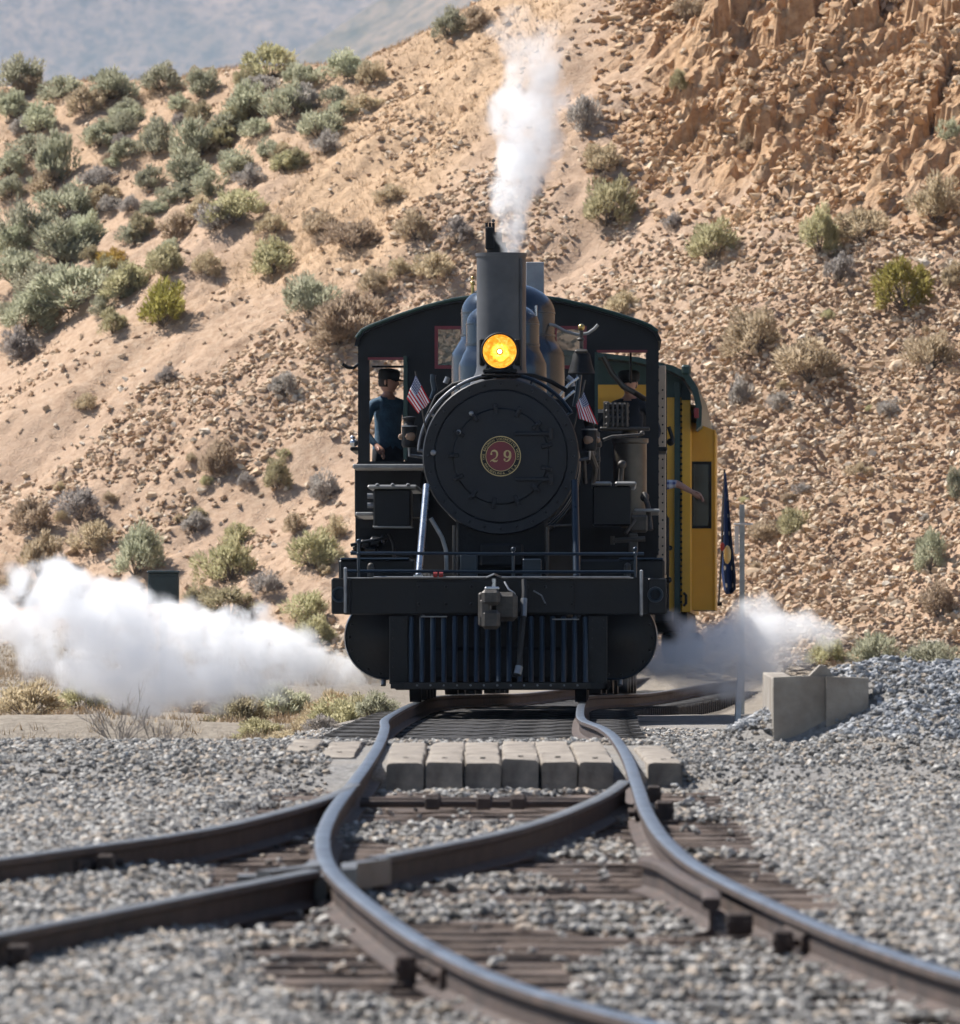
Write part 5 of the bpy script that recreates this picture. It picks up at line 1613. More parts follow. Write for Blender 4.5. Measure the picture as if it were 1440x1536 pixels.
mb = MB(); cbox(mb, 1022, 547, 1036, 562, -0.5, -0.2, 0.02); CB(mb, 'roof_cap', 'green', croof)
mb = MB(); z0 = ze - 0.01; mb.plate([(-xr, z0)] + [(x * 0.95, z - 0.06) for x, z in reversed(prof) if z > z0 + 0.07] + [(xr, z0)], [], lambda u, v, t: Vector((u, t, v)), 0.085, 0.12); CB(mb, 'gable', 'green', endw, 0)
# bay
d0, d1 = 0.55, 2.6
mb = MB()
bx0, bx1 = PC(1035.5, 700, d0).x, PC(1072, 700, d0).x
zt0, zt1, zb0 = PC(1036, 632, d0).z, PC(1072, 645, d0).z, PC(1050, 915, d0).z
w0, w1, wb, wt = PC(1038, 700, d0).x, PC(1064.5, 700, d0).x, PC(1050, 790, d0).z, PC(1050, 695, d0).z
fnb = lambda u, v, t: Vector((u, t, v))
mb.plate([(bx0, zb0), (bx1, zb0), (bx1, zt1), (bx0, zt0)], [[(w0, wb), (w1, wb), (w1, wt), (w0, wt)]], fnb, d0, d0 + 0.04)
mb.plate([(bx0, zb0), (bx1, zb0), (bx1, zt1), (bx0, zt0)], [], fnb, d1 - 0.04, d1)
mb.box((bx1 - 0.04, d0 + 0.04, zb0), (bx1, d1 - 0.04, zt1 - 0.02), 0.0)
mb.box((bx0, d0 + 0.04, zb0), (bx1 - 0.04, d1 - 0.04, zb0 + 0.04), 0.0)
vs = [(bx0, d0 + 0.04, zt0 - 0.004), (bx1, d0 + 0.04, zt1 - 0.004), (bx1, d1 - 0.04, zt1 - 0.004), (bx0, d1 - 0.04, zt0 - 0.004)]
mb.add(vs + [(x, y, z - 0.04) for x, y, z in vs], [(0, 1, 2, 3), (7, 6, 5, 4), (0, 4, 5, 1), (1, 5, 6, 2), (2, 6, 7, 3), (3, 7, 4, 0)])
bay = CB(mb, 'bay', 'yellow', None, 20)
mb = MB(); mb.box((w0, d0 + 0.014, wb), (w1, d0 + 0.024, wt), 0); CB(mb, 'window_pane', 'glass', bay)
mb = MB(); mb.plate([(w0 - 0.02, wb - 0.02), (w1 + 0.02, wb - 0.02), (w1 + 0.02, wt + 0.02), (w0 - 0.02, wt + 0.02)], [[(w0 + .012, wb + .012), (w1 - .012, wb + .012), (w1 - .012, wt - .012), (w0 + .012, wt - .012)]], fnb, d0 - 0.012, d0 + 0.01); CB(mb, 'window_frame', 'soot', bay, 20)
mb = MB(); mb.box((bx1 - 0.012, d0 - 0.01, zb0), (bx1 + 0.012, d0 + 0.05, zt1), 0.004); CB(mb, 'corner_trim', 'yellow', bay)
# platform, under frame, trucks
mb = MB(); mb.box((-1.35, -0.95, zf - 0.12), (1.35, 0.0, zf), 0.01); CB(mb, 'platform', 'soot')
mb = MB(); mb.box((-1.4, 0.0, zf - 0.22), (xr - 0.03, 5.6, zf - 0.001), 0.01); mb.box((-0.4, -0.8, zf - 0.35), (0.4, 6.1, zf - 0.2), 0.02); CB(mb, 'underframe', 'soot')
mb = MB(); mb.box((1.2, 0.5, 0.35), (xr + 0.1, 2.8, zf - 0.23), 0.03); CB(mb, 'tool_box', 'soot')
for d in (0.9, 2.1, 3.6, 4.8):
    mb = MB()
    for s in (-1, 1):
        mb.lathe(Vector((s * 0.75, d, 0.42)), (1, 0, 0), [(-0.065, 0), (-0.065, 0.42), (0.065, 0.42), (0.065, 0)], 28)
    mb.cyl((-0.95, d, 0.42), (0.95, d, 0.42), 0.07, n=12); CB(mb, 'wheelset', 'soot')
mb = MB()
for x in (-1.3, 1.3): mb.cyl((x, -0.9, zf - 0.05), (x, -0.9, zf + 1.05), 0.018, n=8)
mb.tube([(-1.3, -0.9, zf + 1.05), (1.3, -0.9, zf + 1.05)], 0.018, 8); CB(mb, 'platform_railing', 'soot')
mb = MB(); cbox(mb, 1041, 612, 1048, 627, -0.6, -0.56, 0.004); CB(mb, 'marker_pennant', 'red')
mb = MB(); mb.tube([PC(1026, 890, -0.06), PC(1029, 893, -0.1), PC(1029, 905, -0.1), PC(1026, 908, -0.06)], 0.016, 8); mb.ball(PC(1005, 822, -0.08), 0.03); CB(mb, 'grab_iron', 'soot')

# ------------------------------------------------------------------ people
def skin_body(J, E):
    """skeleton joints name -> (co, radius); returns verts, faces of the grown surface"""
    names = list(J)
    me = bpy.data.meshes.new('skeleton')
    me.from_pydata([J[n][0] for n in names], [(names.index(a), names.index(b)) for a, b in E], [])
    ob = bpy.data.objects.new('skeleton', me); COL.objects.link(ob)
    md = ob.modifiers.new('skin', 'SKIN'); md.use_smooth_shade = True
    sv = me.skin_vertices[0].data
    for i, n in enumerate(names):
        r = J[n][1]
        sv[i].radius = (r, r) if not isinstance(r, tuple) else r
        sv[i].use_root = (n == 'pelvis')
    sb = ob.modifiers.new('sub', 'SUBSURF'); sb.levels = 2; sb.render_levels = 2
    dg = bpy.context.evaluated_depsgraph_get(); dg.update()
    m2 = bpy.data.meshes.new_from_object(ob.evaluated_get(dg))
    vs = [v.co.copy() for v in m2.vertices]; fs = [tuple(p.vertices) for p in m2.polygons]
    COL.objects.unlink(ob); bpy.data.objects.remove(ob); bpy.data.meshes.remove(m2); bpy.data.meshes.remove(me)
    return vs, fs
def make_head(mb, c, yaw, mi, tilt=0.0):
    """face looks along local -Y before yaw"""
    bm = bmesh.new(); bmesh.ops.create_uvsphere(bm, u_segments=24, v_segments=18, radius=1.0)
    rot = Matrix.Rotation(yaw, 3, 'Z') @ Matrix.Rotation(tilt, 3, 'X')
    for v in bm.verts:
        x, y, z = v.co
        w = 0.076 * (1.0 - 0.22 * max(0, -z) ** 1.5); dpt = 0.098 * (1 - 0.10 * max(0, -z))
        q = Vector((x * w, y * dpt, z * 0.118))
        if y < -0.5 and abs(x) < 0.22:
            if -0.28 < z < 0.08: q.y -= 0.022 * (1 - abs(x) / 0.22) * (0.4 + 2.2 * max(0, (0.08 - z)))       # nose
            if -0.62 < z < -0.46: q.y -= 0.006                                                          # lips
            if -0.92 < z < -0.72: q.y -= 0.010                                                          # chin
        if y < -0.4 and 0.02 < z < 0.22 and 0.2 < abs(x) < 0.6: q.y += 0.010                             # eye sockets
        v.co = c + rot @ q
    mb.bm(bm, mi)
    for s in (-1, 1):
        mb.ball(c + rot @ Vector((s * 0.031, -0.083, 0.016)), 0.0115, 1, 3)
        mb.ball(c + rot @ Vector((s * 0.078, 0.012, -0.005)), 0.03, 1, mi, (0.4, 0.75, 1.05))
    return rot
def make_hand(mb, wrist, direc, palm_n, mi, size=1.0, curl=0.5):
    d = Vector(direc).normalized(); n = Vector(palm_n); n = (n - d * n.dot(d)).normalized(); s = d.cross(n)
    mb.tube([wrist - d * 0.02, wrist + d * 0.03 * size, wrist + d * 0.065 * size, wrist + d * 0.095 * size], [0.026 * size, 0.033 * size, 0.038 * size, 0.03 * size], 10, mi)
    for k, (o, ln) in enumerate(((-0.028, 0.062), (-0.010, 0.075), (0.009, 0.07), (0.027, 0.054))):
        b = wrist + d * 0.085 * size + s * o * size
        p1 = b + d * ln * 0.5 * size + n * 0.01 * curl; p2 = p1 + (d * (1 - curl * .5) + n * curl).normalized() * ln * 0.35 * size; p3 = p2 + (d * (1 - curl) + n * curl * 1.4).normalized() * ln * 0.28 * size
        mb.tube([b, p1, p2, p3], [0.0095 * size, 0.009 * size, 0.008 * size, 0.006 * size], 8, mi)
    b = wrist + d * 0.03 * size - s * 0.028 * size
    p1 = b + (d * 0.6 - s * 0.8).normalized() * 0.035 * size; p2 = p1 + (d * 0.95 - s * 0.2 + n * 0.3).normalized() * 0.032 * size
    mb.tube([b, p1, p2], [0.013 * size, 0.011 * size, 0.008 * size], 8, mi)
def person(frame_m, foot, yaw, label, arms, shirt, head_yaw, cap=None, bare_fore=()):
    o = bpy.data.objects.new('person', None); COL.objects.link(o); o.empty_display_size = 0.2
    o.matrix_world = frame_m @ Matrix.Translation(foot) @ Matrix.Rotation(yaw, 4, 'Z')
    tag(o, label, 'person')
    J = {'pelvis': ((0, 0, 0.95), (0.15, 0.11)), 'waist': ((0, 0, 1.10), (0.14, 0.105)), 'chest': ((0, 0.0, 1.30), (0.165, 0.115)), 'collar': ((0, 0.01, 1.43), (0.11, 0.085)), 'neck': ((0, 0.0, 1.50), 0.055), 'skull': ((0, -0.01, 1.58), 0.05)}
    E = [('pelvis', 'waist'), ('waist', 'chest'), ('chest', 'collar'), ('collar', 'neck'), ('neck', 'skull')]
    for s, n in ((-1, 'l'), (1, 'r')):
        J['hip' + n] = ((s * 0.095, 0, 0.88), 0.095); J['knee' + n] = ((s * 0.11, -0.01, 0.49), 0.062); J['ankle' + n] = ((s * 0.11, 0.03, 0.09), 0.042); J['toe' + n] = ((s * 0.12, -0.13, 0.04), 0.038)
        E += [('pelvis', 'hip' + n), ('hip' + n, 'knee' + n), ('knee' + n, 'ankle' + n), ('ankle' + n, 'toe' + n)]
        el, wr = arms[n]
        J['sh' + n] = ((s * 0.185, 0.01, 1.405), 0.062); J['el' + n] = (el, 0.045); J['wr' + n] = (wr, 0.028)
        E += [('collar', 'sh' + n), ('sh' + n, 'el' + n), ('el' + n, 'wr' + n)]
    vs, fs = skin_body(J, E)
    mats = []
    for f in fs:
        c = sum((vs[i] for i in f), Vector()) / len(f)
        best, bn = 9, None
        for a, b in E:
            p, q = Vector(J[a][0]), Vector(J[b][0]); t = max(0, min(1, (c - p).dot(q - p) / (q - p).length_squared)); dd = (c - p - (q - p) * t).length
            if dd < best: best, bn, bt = dd, (a, b), t
        m = 1
        if bn[0][:3] in ('hip', 'kne', 'ank') or (bn[0] == 'pelvis' and c.z < 0.97): m = 2
        if bn[0] in ('neck',) or (bn[0] == 'collar' and bn[1] == 'neck' and bt > 0.6): m = 0
        if bn[0].startswith('el') and (bn[0][2:] in bare_fore or bt > 0.88): m = 0
        mats.append(m)
    mb = MB(); mb.v = [tuple(v) for v in vs]; mb.f = list(fs); mb.mi = mats
    hc = Vector((0, -0.012, 1.635))
    rot = make_head(mb, hc, head_yaw, 0, 0.06)
    for n in ('l', 'r'):
        el, wr = Vector(arms[n][0]), Vector(arms[n][1]); make_hand(mb, wr, wr - el, (0, -0.6, -1) if abs((wr - el).normalized().z) < 0.8 else (-1 if n == 'r' else 1, 0, 0), 0)
    body = mb.build('body', [MT['skin'], MT[shirt], MT['trouser'], MT['darkcap']], o, 60)
    hb = MB(); bm = bmesh.new(); bmesh.ops.create_uvsphere(bm, u_segments=24, v_segments=18, radius=1.0)
    for v in bm.verts:
        x, y, z = v.co
        k = 1.07
        if y < -0.15 and z < 0.35 + 0.25 * (-y): k = 0.86
        if z < -0.45: k = 0.86
        v.co = hc + rot @ Vector((x * 0.078 * k, y * 0.1 * k, z * 0.12 * k))
    hb.bm(bm); hb.build('hair', MT['hair'], o, 60)
    if cap:
        cb = MB(); up = rot @ Vector((0, 0, 1)); cb.lathe(hc + up * 0.028, up, [(0.0, 0.105), (0.05, 0.112), (0.085, 0.108), (0.105, 0.08), (0.112, 0.0)], 24)
        f = rot @ Vector((0, -1, 0)); sdv = rot @ Vector((1, 0, 0)); pts = []
        vs2 = []
        for h in (0.0, 0.012):
            for a in np.linspace(-1.1, 1.1, 9):
                vs2.append(hc + up * (0.03 + h) + f * (0.09 * math.cos(a)) + sdv * (0.095 * math.sin(a)))
            for a in np.linspace(1.1, -1.1, 9):
                vs2.append(hc + up * (0.015 + h) + f * (0.165 * math.cos(a) + 0.0) + sdv * (0.10 * math.sin(a)))
        n = 18
        cb.add(vs2, [tuple(range(n)), tuple(reversed(range(n, 2 * n)))] + [(i, (i + 1) % n, n + (i + 1) % n, n + i) for i in range(n)])
        cb.build('cap', MT['darkcap'], o, 50)
    return o
pe = P(582, 600, 9.75)
person(LM, Vector((pe.x, 9.75, CAB_FLOOR)), 0.55, 'person in blue denim shirt and black cap standing in the cab window beside flag',
       {'l': ((-0.30, -0.03, 1.14), (-0.24, -0.20, 0.98)), 'r': ((0.30, -0.02, 1.14), (0.26, -0.22, 1.0))}, 'denim', 0.75, True)
pf = P(944, 600, 10.3)
person(LM, Vector((pf.x, 10.3, CAB_FLOOR - 0.0)), -0.3, 'person with dark cap leaning inside the cab behind the air pump', 
       {'l': ((-0.31, -0.05, 1.14), (-0.22, -0.24, 1.02)), 'r': ((0.31, -0.02, 1.14), (0.27, -0.20, 0.98))}, 'trouser', 0.1, True)
pg = PC(975, 735, -0.5); el = PC(1015, 727, -0.5); wr = PC(1040, 741, -0.55)
fl = Vector((pg.x, -0.5, zf))
def loc3(v): return tuple(Vector((v.x - fl.x, v.y - fl.y, v.z - fl.z)))
sh_z = PC(990, 728, -0.5).z - zf
person(CM, fl + Vector((0, 0, sh_z - 1.40)) if abs(sh_z - 1.40) < 0.12 else fl, 0.0, 'person in plaid sleeve reaching a bare forearm out beside the yellow caboose',
       {'l': ((-0.30, 0.0, 1.14), (-0.28, -0.10, 0.9)), 'r': (loc3(el), loc3(wr))}, 'plaid', -0.3, False, ('r',))

# ------------------------------------------------------------------ flags
def cloth(name, corners, mat, par, nu=22, nv=14, amp=0.02, folds=2.0, wpow=1.0):
    """corners hoist-top, hoist-bottom, fly-bottom, fly-top; u runs from hoist to fly"""
    ht, hb_, fb, ft = [Vector(c) for c in corners]
    nrm = (ft - ht).cross(hb_ - ht).normalized()
    vs, fs, uv = [], [], []
    for i in range(nu + 1):
        for j in range(nv + 1):
            u, v = i / nu, j / nv
            p = (hb_ * (1 - v) + ht * v) * (1 - u) + (fb * (1 - v) + ft * v) * u
            p = p + nrm * (amp * (0.25 + u) * math.sin(folds * math.pi * 2 * v + 2.0 * u))
            vs.append(p); uv.append((u, v))
    for i in range(nu):
        for j in range(nv):
            a = i * (nv + 1) + j; fs.append((a, a + 1, a + nv + 2, a + nv + 1))
    me = bpy.data.meshes.new(name); me.from_pydata([tuple(v) for v in vs], [], fs)
    ul = me.uv_layers.new(name='UVMap')
    for lp in me.loops: ul.data[lp.index].uv = uv[lp.vertex_index]
    me.materials.append(MT[mat]); me.shade_smooth()
    o = bpy.data.objects.new(name, me); COL.objects.link(o); o.parent = par
    md = o.modifiers.new('thick', 'SOLIDIFY'); md.thickness = 0.004
    return o
fl1 = empty('flag', 'small striped flag with starred blue canton by the denim-shirted person', 'flag', LM @ Matrix.Translation(P(637, 640, 1.3)))
fo = P(637, 640, 1.3)
def rel(p): return Vector(p) - fo
cloth('cloth', [rel(P(624, 562, 1.3)), rel(P(610, 598, 1.3)), rel(P(627, 620, 1.25)), rel(P(646, 603, 1.25))], 'usflag', fl1, amp=0.018, folds=1.6)
MB().tube([rel(P(640, 652, 1.3)), rel(P(623, 557, 1.3))], 0.008, 8).build('staff', MT['coupler'], fl1)
fo = P(862, 640, 1.3)
fl2 = empty('flag', 'small striped flag with starred blue canton beside the air pump', 'flag', LM @ Matrix.Translation(fo))
cloth('cloth', [rel(P(876, 588, 1.3)), rel(P(864, 607, 1.3)), rel(P(868, 628, 1.25)), rel(P(897, 637, 1.25))], 'usflag', fl2, amp=0.018, folds=1.6)
MB().tube([rel(P(858, 652, 1.3)), rel(P(878, 570, 1.3))], 0.008, 8).build('staff', MT['coupler'], fl2)
fo = PC(1083, 925, 6.6)
fl3 = empty('state_flag', 'long furled navy blue flag with white stars hanging beside the yellow caboose', 'flag', CM @ Matrix.Translation(fo))
nu = 26; pr = [(0, 1086, 1089), (0.15, 1084, 1092), (0.35, 1082, 1095), (0.6, 1081, 1099), (0.85, 1083, 1104), (0.96, 1086, 1104), (1.0, 1089, 1098)]
vs, fs, uv = [], [], []
for i in range(nu + 1):
    t = i / nu; a = np.interp(t, [p[0] for p in pr], [p[1] for p in pr]); b = np.interp(t, [p[0] for p in pr], [p[2] for p in pr])
    for j in range(13):
        v = j / 12; p = PC(a + (b - a) * v, 709 + 182 * t, 6.6); p.y += 0.045 * math.sin(v * 9 + t * 2) * (0.3 + t); vs.append(rel(p)); uv.append((v * 0.6, t))
for i in range(nu):
    for j in range(12):
        a = i * 13 + j; fs.append((a, a + 1, a + 14, a + 13))
me = bpy.data.meshes.new('cloth'); me.from_pydata([tuple(v) for v in vs], [], fs)
ul = me.uv_layers.new(name='UVMap')
for lp in me.loops: ul.data[lp.index].uv = uv[lp.vertex_index]
me.materials.append(MT['stateflag']); me.shade_smooth()
co_ = bpy.data.objects.new('cloth', me); COL.objects.link(co_); co_.parent = fl3
md = co_.modifiers.new('thick', 'SOLIDIFY'); md.thickness = 0.006
mb = MB(); mb.ball(rel(PC(1091, 832, 6.5)), 0.06, 2, sc=(0.75, 0.35, 1.9)); mb.build('gold_emblem', MT['gold'], fl3)
mb = MB(); mb.ball(rel(PC(1083.5, 820, 6.5)), 0.03, 2, sc=(0.9, 0.4, 1.8)); mb.build('red_emblem', MT['red'], fl3)
MB().tube([rel(PC(1078, 905, 6.6)), rel(PC(1084, 800, 6.6)), rel(PC(1087, 704, 6.6))], 0.012, 8).build('staff', MT['coupler'], fl3)
MB().box(rel(PC(1070, 909, 6.6)), rel(PC(1083, 903, 6.6)) + Vector((0, 0.06, 0)), 0.005).build('staff_socket', MT['soot'], fl3)

# ------------------------------------------------------------------ post, relay box, stake, concrete bin
def gz_any(X, D):
    return float(max(ground_sheet(np.array([X]), np.array([D]))[0], hz(np.array([X]), np.array([D]))[0]))
Dp = 112.0; Xp = (1113 - CX) / FPX * Dp; g0 = gz_any(Xp, Dp); zt_ = HC + (CY - 757) / FPX * Dp
post = empty('signpost', 'thin galvanised steel post with short crossarm standing on the slope past the caboose', 'post', Matrix.Translation((Xp, Dp, g0)))
h = zt_ - g0
mb = MB(); mb.plate([(-0.03, -0.02), (0.03, -0.02), (0.03, 0.02), (0.022, 0.02), (0.022, -0.012), (-0.022, -0.012), (-0.022, 0.02), (-0.03, 0.02)], [], lambda u, v, t: Vector((u, v, t)), -0.3, h); mb.build('post', MT['galv'], post, 20)
mb = MB(); zc = HC + (CY - 786) / FPX * Dp - g0; mb.box((-0.10, -0.03, zc - 0.012), (0.13, 0.0, zc + 0.012), 0.004); mb.box((-0.09, -0.035, zc - 0.36), (-0.04, -0.025, zc - 0.02), 0.004); mb.build('crossarm', MT['white'], post)
Db = 116.0; Xb = (245 - CX) / FPX * Db; g0 = gz_any(Xb, Db); zb, zt_ = HC + (CY - 906) / FPX * Db, HC + (CY - 856) / FPX * Db
rbx = empty('relay_box', 'dark teal metal box on a post half hidden by the white steam', 'box', Matrix.Translation((Xb, Db, g0)))
w = 46 / FPX * Db
mb = MB(); mb.box((-w / 2, 0, zb - g0), (w / 2, 0.28, zt_ - g0 - 0.03), 0.01); bb = mb.build('cabinet', MT['boxgreen'], rbx)
mb = MB(); mb.box((-w / 2 - 0.015, -0.03, zt_ - g0 - 0.03), (w / 2 + 0.015, 0.31, zt_ - g0), 0.008); mb.build('lid', MT['boxgreen'], rbx)
mb = MB(); mb.box((-w / 2 + 0.03, -0.012, zb - g0 + 0.04), (w / 2 - 0.03, 0.002, zt_ - g0 - 0.07), 0.004); mb.cyl((w * 0.3, -0.03, (zb + zt_) / 2 - g0), (w * 0.3, 0, (zb + zt_) / 2 - g0), 0.015, n=10); mb.build('door', MT['boxgreen'], rbx)
mb = MB(); mb.cyl((0, 0.14, -0.3), (0, 0.14, zb - g0), 0.05, n=12); mb.build('post', MT['galv'], rbx)
Ds = 88.0; Xs = (1106 - CX) / FPX * Ds; g0 = float(ground_z(np.array([Xs]), np.array([Ds]))[0]); zt_ = HC + (CY - 1005) / FPX * Ds
mb = MB(); mb.plate([(-0.026, -0.2), (0.026, -0.2), (0.03, zt_ - g0), (-0.02, zt_ - g0 + 0.015)], [], lambda u, v, t: Vector((u, t, v)), -0.02, 0.02)
stk = mb.build('marker_stake', MT['white'], None, 20); stk.location = (Xs, Ds, g0); stk.rotation_euler = (0, 0.05, 0.2)
tag(stk, 'short white marker stake in the thin steam beside the track', 'stake')

binw = empty('concrete_bin', 'low concrete block wall half buried in the blue-grey gravel heap', 'concrete wall', Matrix.Translation((2.0, 60.0, -0.05)))
Dw = 60.0
def WX(px, D=Dw): return (px - CX) / FPX * D - 2.0
def WZ(py, D=Dw): return HC + (CY - py) / FPX * D + 0.05
mb = MB(); mb.plate([(WX(1160), -0.25), (WX(1239), -0.25), (WX(1239), WZ(1015)), (WX(1212), WZ(1014)), (WX(1160), WZ(1016))], [], lambda u, v, t: Vector((u, t + (u - WX(1160)) * 0.25, v)), 0.0, 0.14); mb.build('wall_block', MT['concrete'], binw, 20)
mb = MB(); mb.plate([(WX(1239.5), -0.25), (WX(1303), -0.25), (WX(1303), WZ(1017)), (WX(1239.5), WZ(1015))], [], lambda u, v, t: Vector((u, t + 0.02, v)), 0.0, 0.14); mb.build('wall_block', MT['concrete'], binw, 20)
mb = MB(); x0 = WX(1160); mb.box((x0 - 0.002, 0.15, -0.25), (x0 + 0.14, 2.2, WZ(1013, 61.0) - 0.0), 0.008); mb.build('wall_block', MT['concrete'], binw, 20)
mb = MB(); mb.plate([(WX(1214), WZ(1015)), (WX(1252), WZ(1015)), (WX(1240), WZ(999)), (WX(1231), WZ(998))], [], lambda u, v, t: Vector((u, t + 0.09, v)), 0.0, 0.2); mb.build('broken_corner', MT['concrete'], binw, 20)

# ------------------------------------------------------------------ bushes
def leaf_material(name, cols):
    m = bpy.data.materials.new(name)
    nt, b = nodes_of(m)
    tc = nt.nodes.new('ShaderNodeTexCoord').outputs['Object']
    n = nnoise(nt, 7, 3, 0.6, tc)
    r = nt.nodes.new('ShaderNodeObjectInfo').outputs['Random']
    c = nramp(nt, n, [(0.34, cols[0]), (0.52, cols[1]), (0.68, cols[2])])
    hs = nt.nodes.new('ShaderNodeHueSaturation')
    lk(nt, nmath(nt, 'ADD', 0.78, nmath(nt, 'MULTIPLY', r, 0.4)), hs.inputs['Value'])
    lk(nt, nmath(nt, 'ADD', 0.485, nmath(nt, 'MULTIPLY', r, 0.03)), hs.inputs['Hue'])
    lk(nt, c, hs.inputs['Color'])
    df = nt.nodes.new('ShaderNodeBsdfDiffuse'); tr = nt.nodes.new('ShaderNodeBsdfTranslucent'); mx = nt.nodes.new('ShaderNodeMixShader')
    lk(nt, hs.outputs[0], df.inputs[0]); lk(nt, hs.outputs[0], tr.inputs[0]); mx.inputs[0].default_value = 0.55
    lk(nt, df.outputs[0], mx.inputs[1]); lk(nt, tr.outputs[0], mx.inputs[2])
    nt.nodes.remove(b)
    lk(nt, mx.outputs[0], nt.nodes['Material Output'].inputs['Surface'])
    return m
LEAF = [leaf_material('sage_leaves', [(0.36, 0.36, 0.25), (0.46, 0.455, 0.325), (0.55, 0.535, 0.395)]),
        leaf_material('olive_leaves', [(0.34, 0.31, 0.18), (0.45, 0.405, 0.25), (0.55, 0.49, 0.32)]),
        leaf_material('straw_leaves', [(0.40, 0.32, 0.215), (0.52, 0.42, 0.29), (0.62, 0.51, 0.37)]),
        leaf_material('yellow_green_leaves', [(0.33, 0.31, 0.08), (0.43, 0.40, 0.12), (0.52, 0.47, 0.17)]),
        leaf_material('grey_twigs', [(0.30, 0.27, 0.24), (0.41, 0.37, 0.335), (0.50, 0.46, 0.42)]),
        leaf_material('ochre_flower', [(0.30, 0.20, 0.05), (0.42, 0.29, 0.08), (0.5, 0.36, 0.12)])]
MT['twig'] = pmat('bush_twig', (0.22, 0.18, 0.145), (0.10, 0.08, 0.065), 0.9, 0, 8)
def bush_meshes(seed, n=2900, spiky=0.5):
    """dome of small upright leaf clumps, dense to the ground, ragged outline"""
    rng = np.random.default_rng(seed)
    nc = int(rng.integers(26, 34))
    az = rng.uniform(0, 6.283, nc); el = np.arcsin(rng.uniform(0.0, 1.0, nc))
    rr = rng.uniform(0.24, 0.40, nc)
    lob = 1 + 0.22 * np.sin(az * 2 + rng.uniform(0, 6)) + 0.15 * np.sin(az * 3 + rng.uniform(0, 6))
    cc = np.stack([rr * lob * np.cos(el) * np.cos(az), rr * lob * np.cos(el) * np.sin(az), 0.06 + rr * 1.35 * np.sin(el)], -1)
    cr = rng.uniform(0.09, 0.17, nc)
    k = rng.integers(0, nc, n)
    d = rng.normal(size=(n, 3)); d /= np.linalg.norm(d, axis=1)[:, None]
    pos = cc[k] + d * (cr[k] * rng.uniform(0.2, 1.0, n)**0.6)[:, None]
    pos[:, 2] = np.abs(pos[:, 2]) + 0.005
    out = pos * np.array([1.0, 1.0, 0.7]) + d * 0.3 + np.array([0, 0, spiky * 0.7]) + rng.normal(size=(n, 3)) * 0.2
    out /= np.linalg.norm(out, axis=1)[:, None]
    side = np.cross(out, rng.normal(size=(n, 3))); side /= np.linalg.norm(side, axis=1)[:, None]
    ln = rng.uniform(0.035, 0.10, n)[:, None]; wd = rng.uniform(0.006, 0.013, n)[:, None]
    a = pos - side * wd; b = pos + side * wd; c = pos + out * ln * 0.6 + side * wd * 0.9; e = pos + out * ln; f = pos + out * ln * 0.6 - side * wd * 0.9
    V = np.stack([a, b, c, e, f], 1).reshape(-1, 3)
    F = [tuple(range(5 * i, 5 * i + 5)) for i in range(n)]
    me = bpy.data.meshes.new('foliage'); me.from_pydata(V.tolist(), [], F)
    me.materials.append(LEAF[0])
    mb = MB()
    for i in range(0, nc, 2):
        mid = cc[i] * np.array([0.55, 0.55, 0.5]) + rng.normal(size=3) * 0.02
        mb.tube([(cc[i][0] * 0.1, cc[i][1] * 0.1, -0.05), tuple(mid), tuple(cc[i])], [0.011, 0.007, 0.003], 5)
    for i in range(16):                                  # dead twigs poking out of the outline
        a_ = rng.uniform(0, 6.283); e_ = rng.uniform(0.25, 1.3); l_ = rng.uniform(0.42, 0.66)
        t_ = np.array([math.cos(a_) * math.cos(e_), math.sin(a_) * math.cos(e_), math.sin(e_) * 1.1]) * l_
        b_ = t_ * 0.5 + rng.normal(size=3) * 0.03
        mb.tube([(0, 0, 0.02), tuple(b_), tuple(t_ + rng.normal(size=3) * 0.03)], [0.007, 0.005, 0.002], 4)
    return me, mb.mesh('stem', MT['twig'], 60)
BUSH = [bush_meshes(200 + i, spiky=s) for i, s in enumerate((0.4, 0.6, 0.9, 0.5, 0.7, 0.3, 0.8))]
KIND = ['grey-green sagebrush', 'olive-green rabbitbrush', 'straw-coloured dry bush', 'bright yellow-green bush', 'bare grey twiggy bush', 'low ochre flowering bush']
def zone(px, py):
    if py > 990: return 'on the flat below the white steam' if px < 700 else 'at the foot of the talus beyond the gravel heap'
    if px < 620 and py < 560 and not (py > 410 and px > 360): return 'on the brushy ridge below the far mountains'
    if px < 540 and py >= 560: return 'on the lower slope above the relay box'
    if px < 700: return 'on the stony slope beside the locomotive cab roof'
    if py < 400: return 'under the crag above the locomotive smoke'
    if py > 930: return 'at the foot of the talus beyond the gravel heap'
    return 'on the open talus slope beside the yellow caboose'
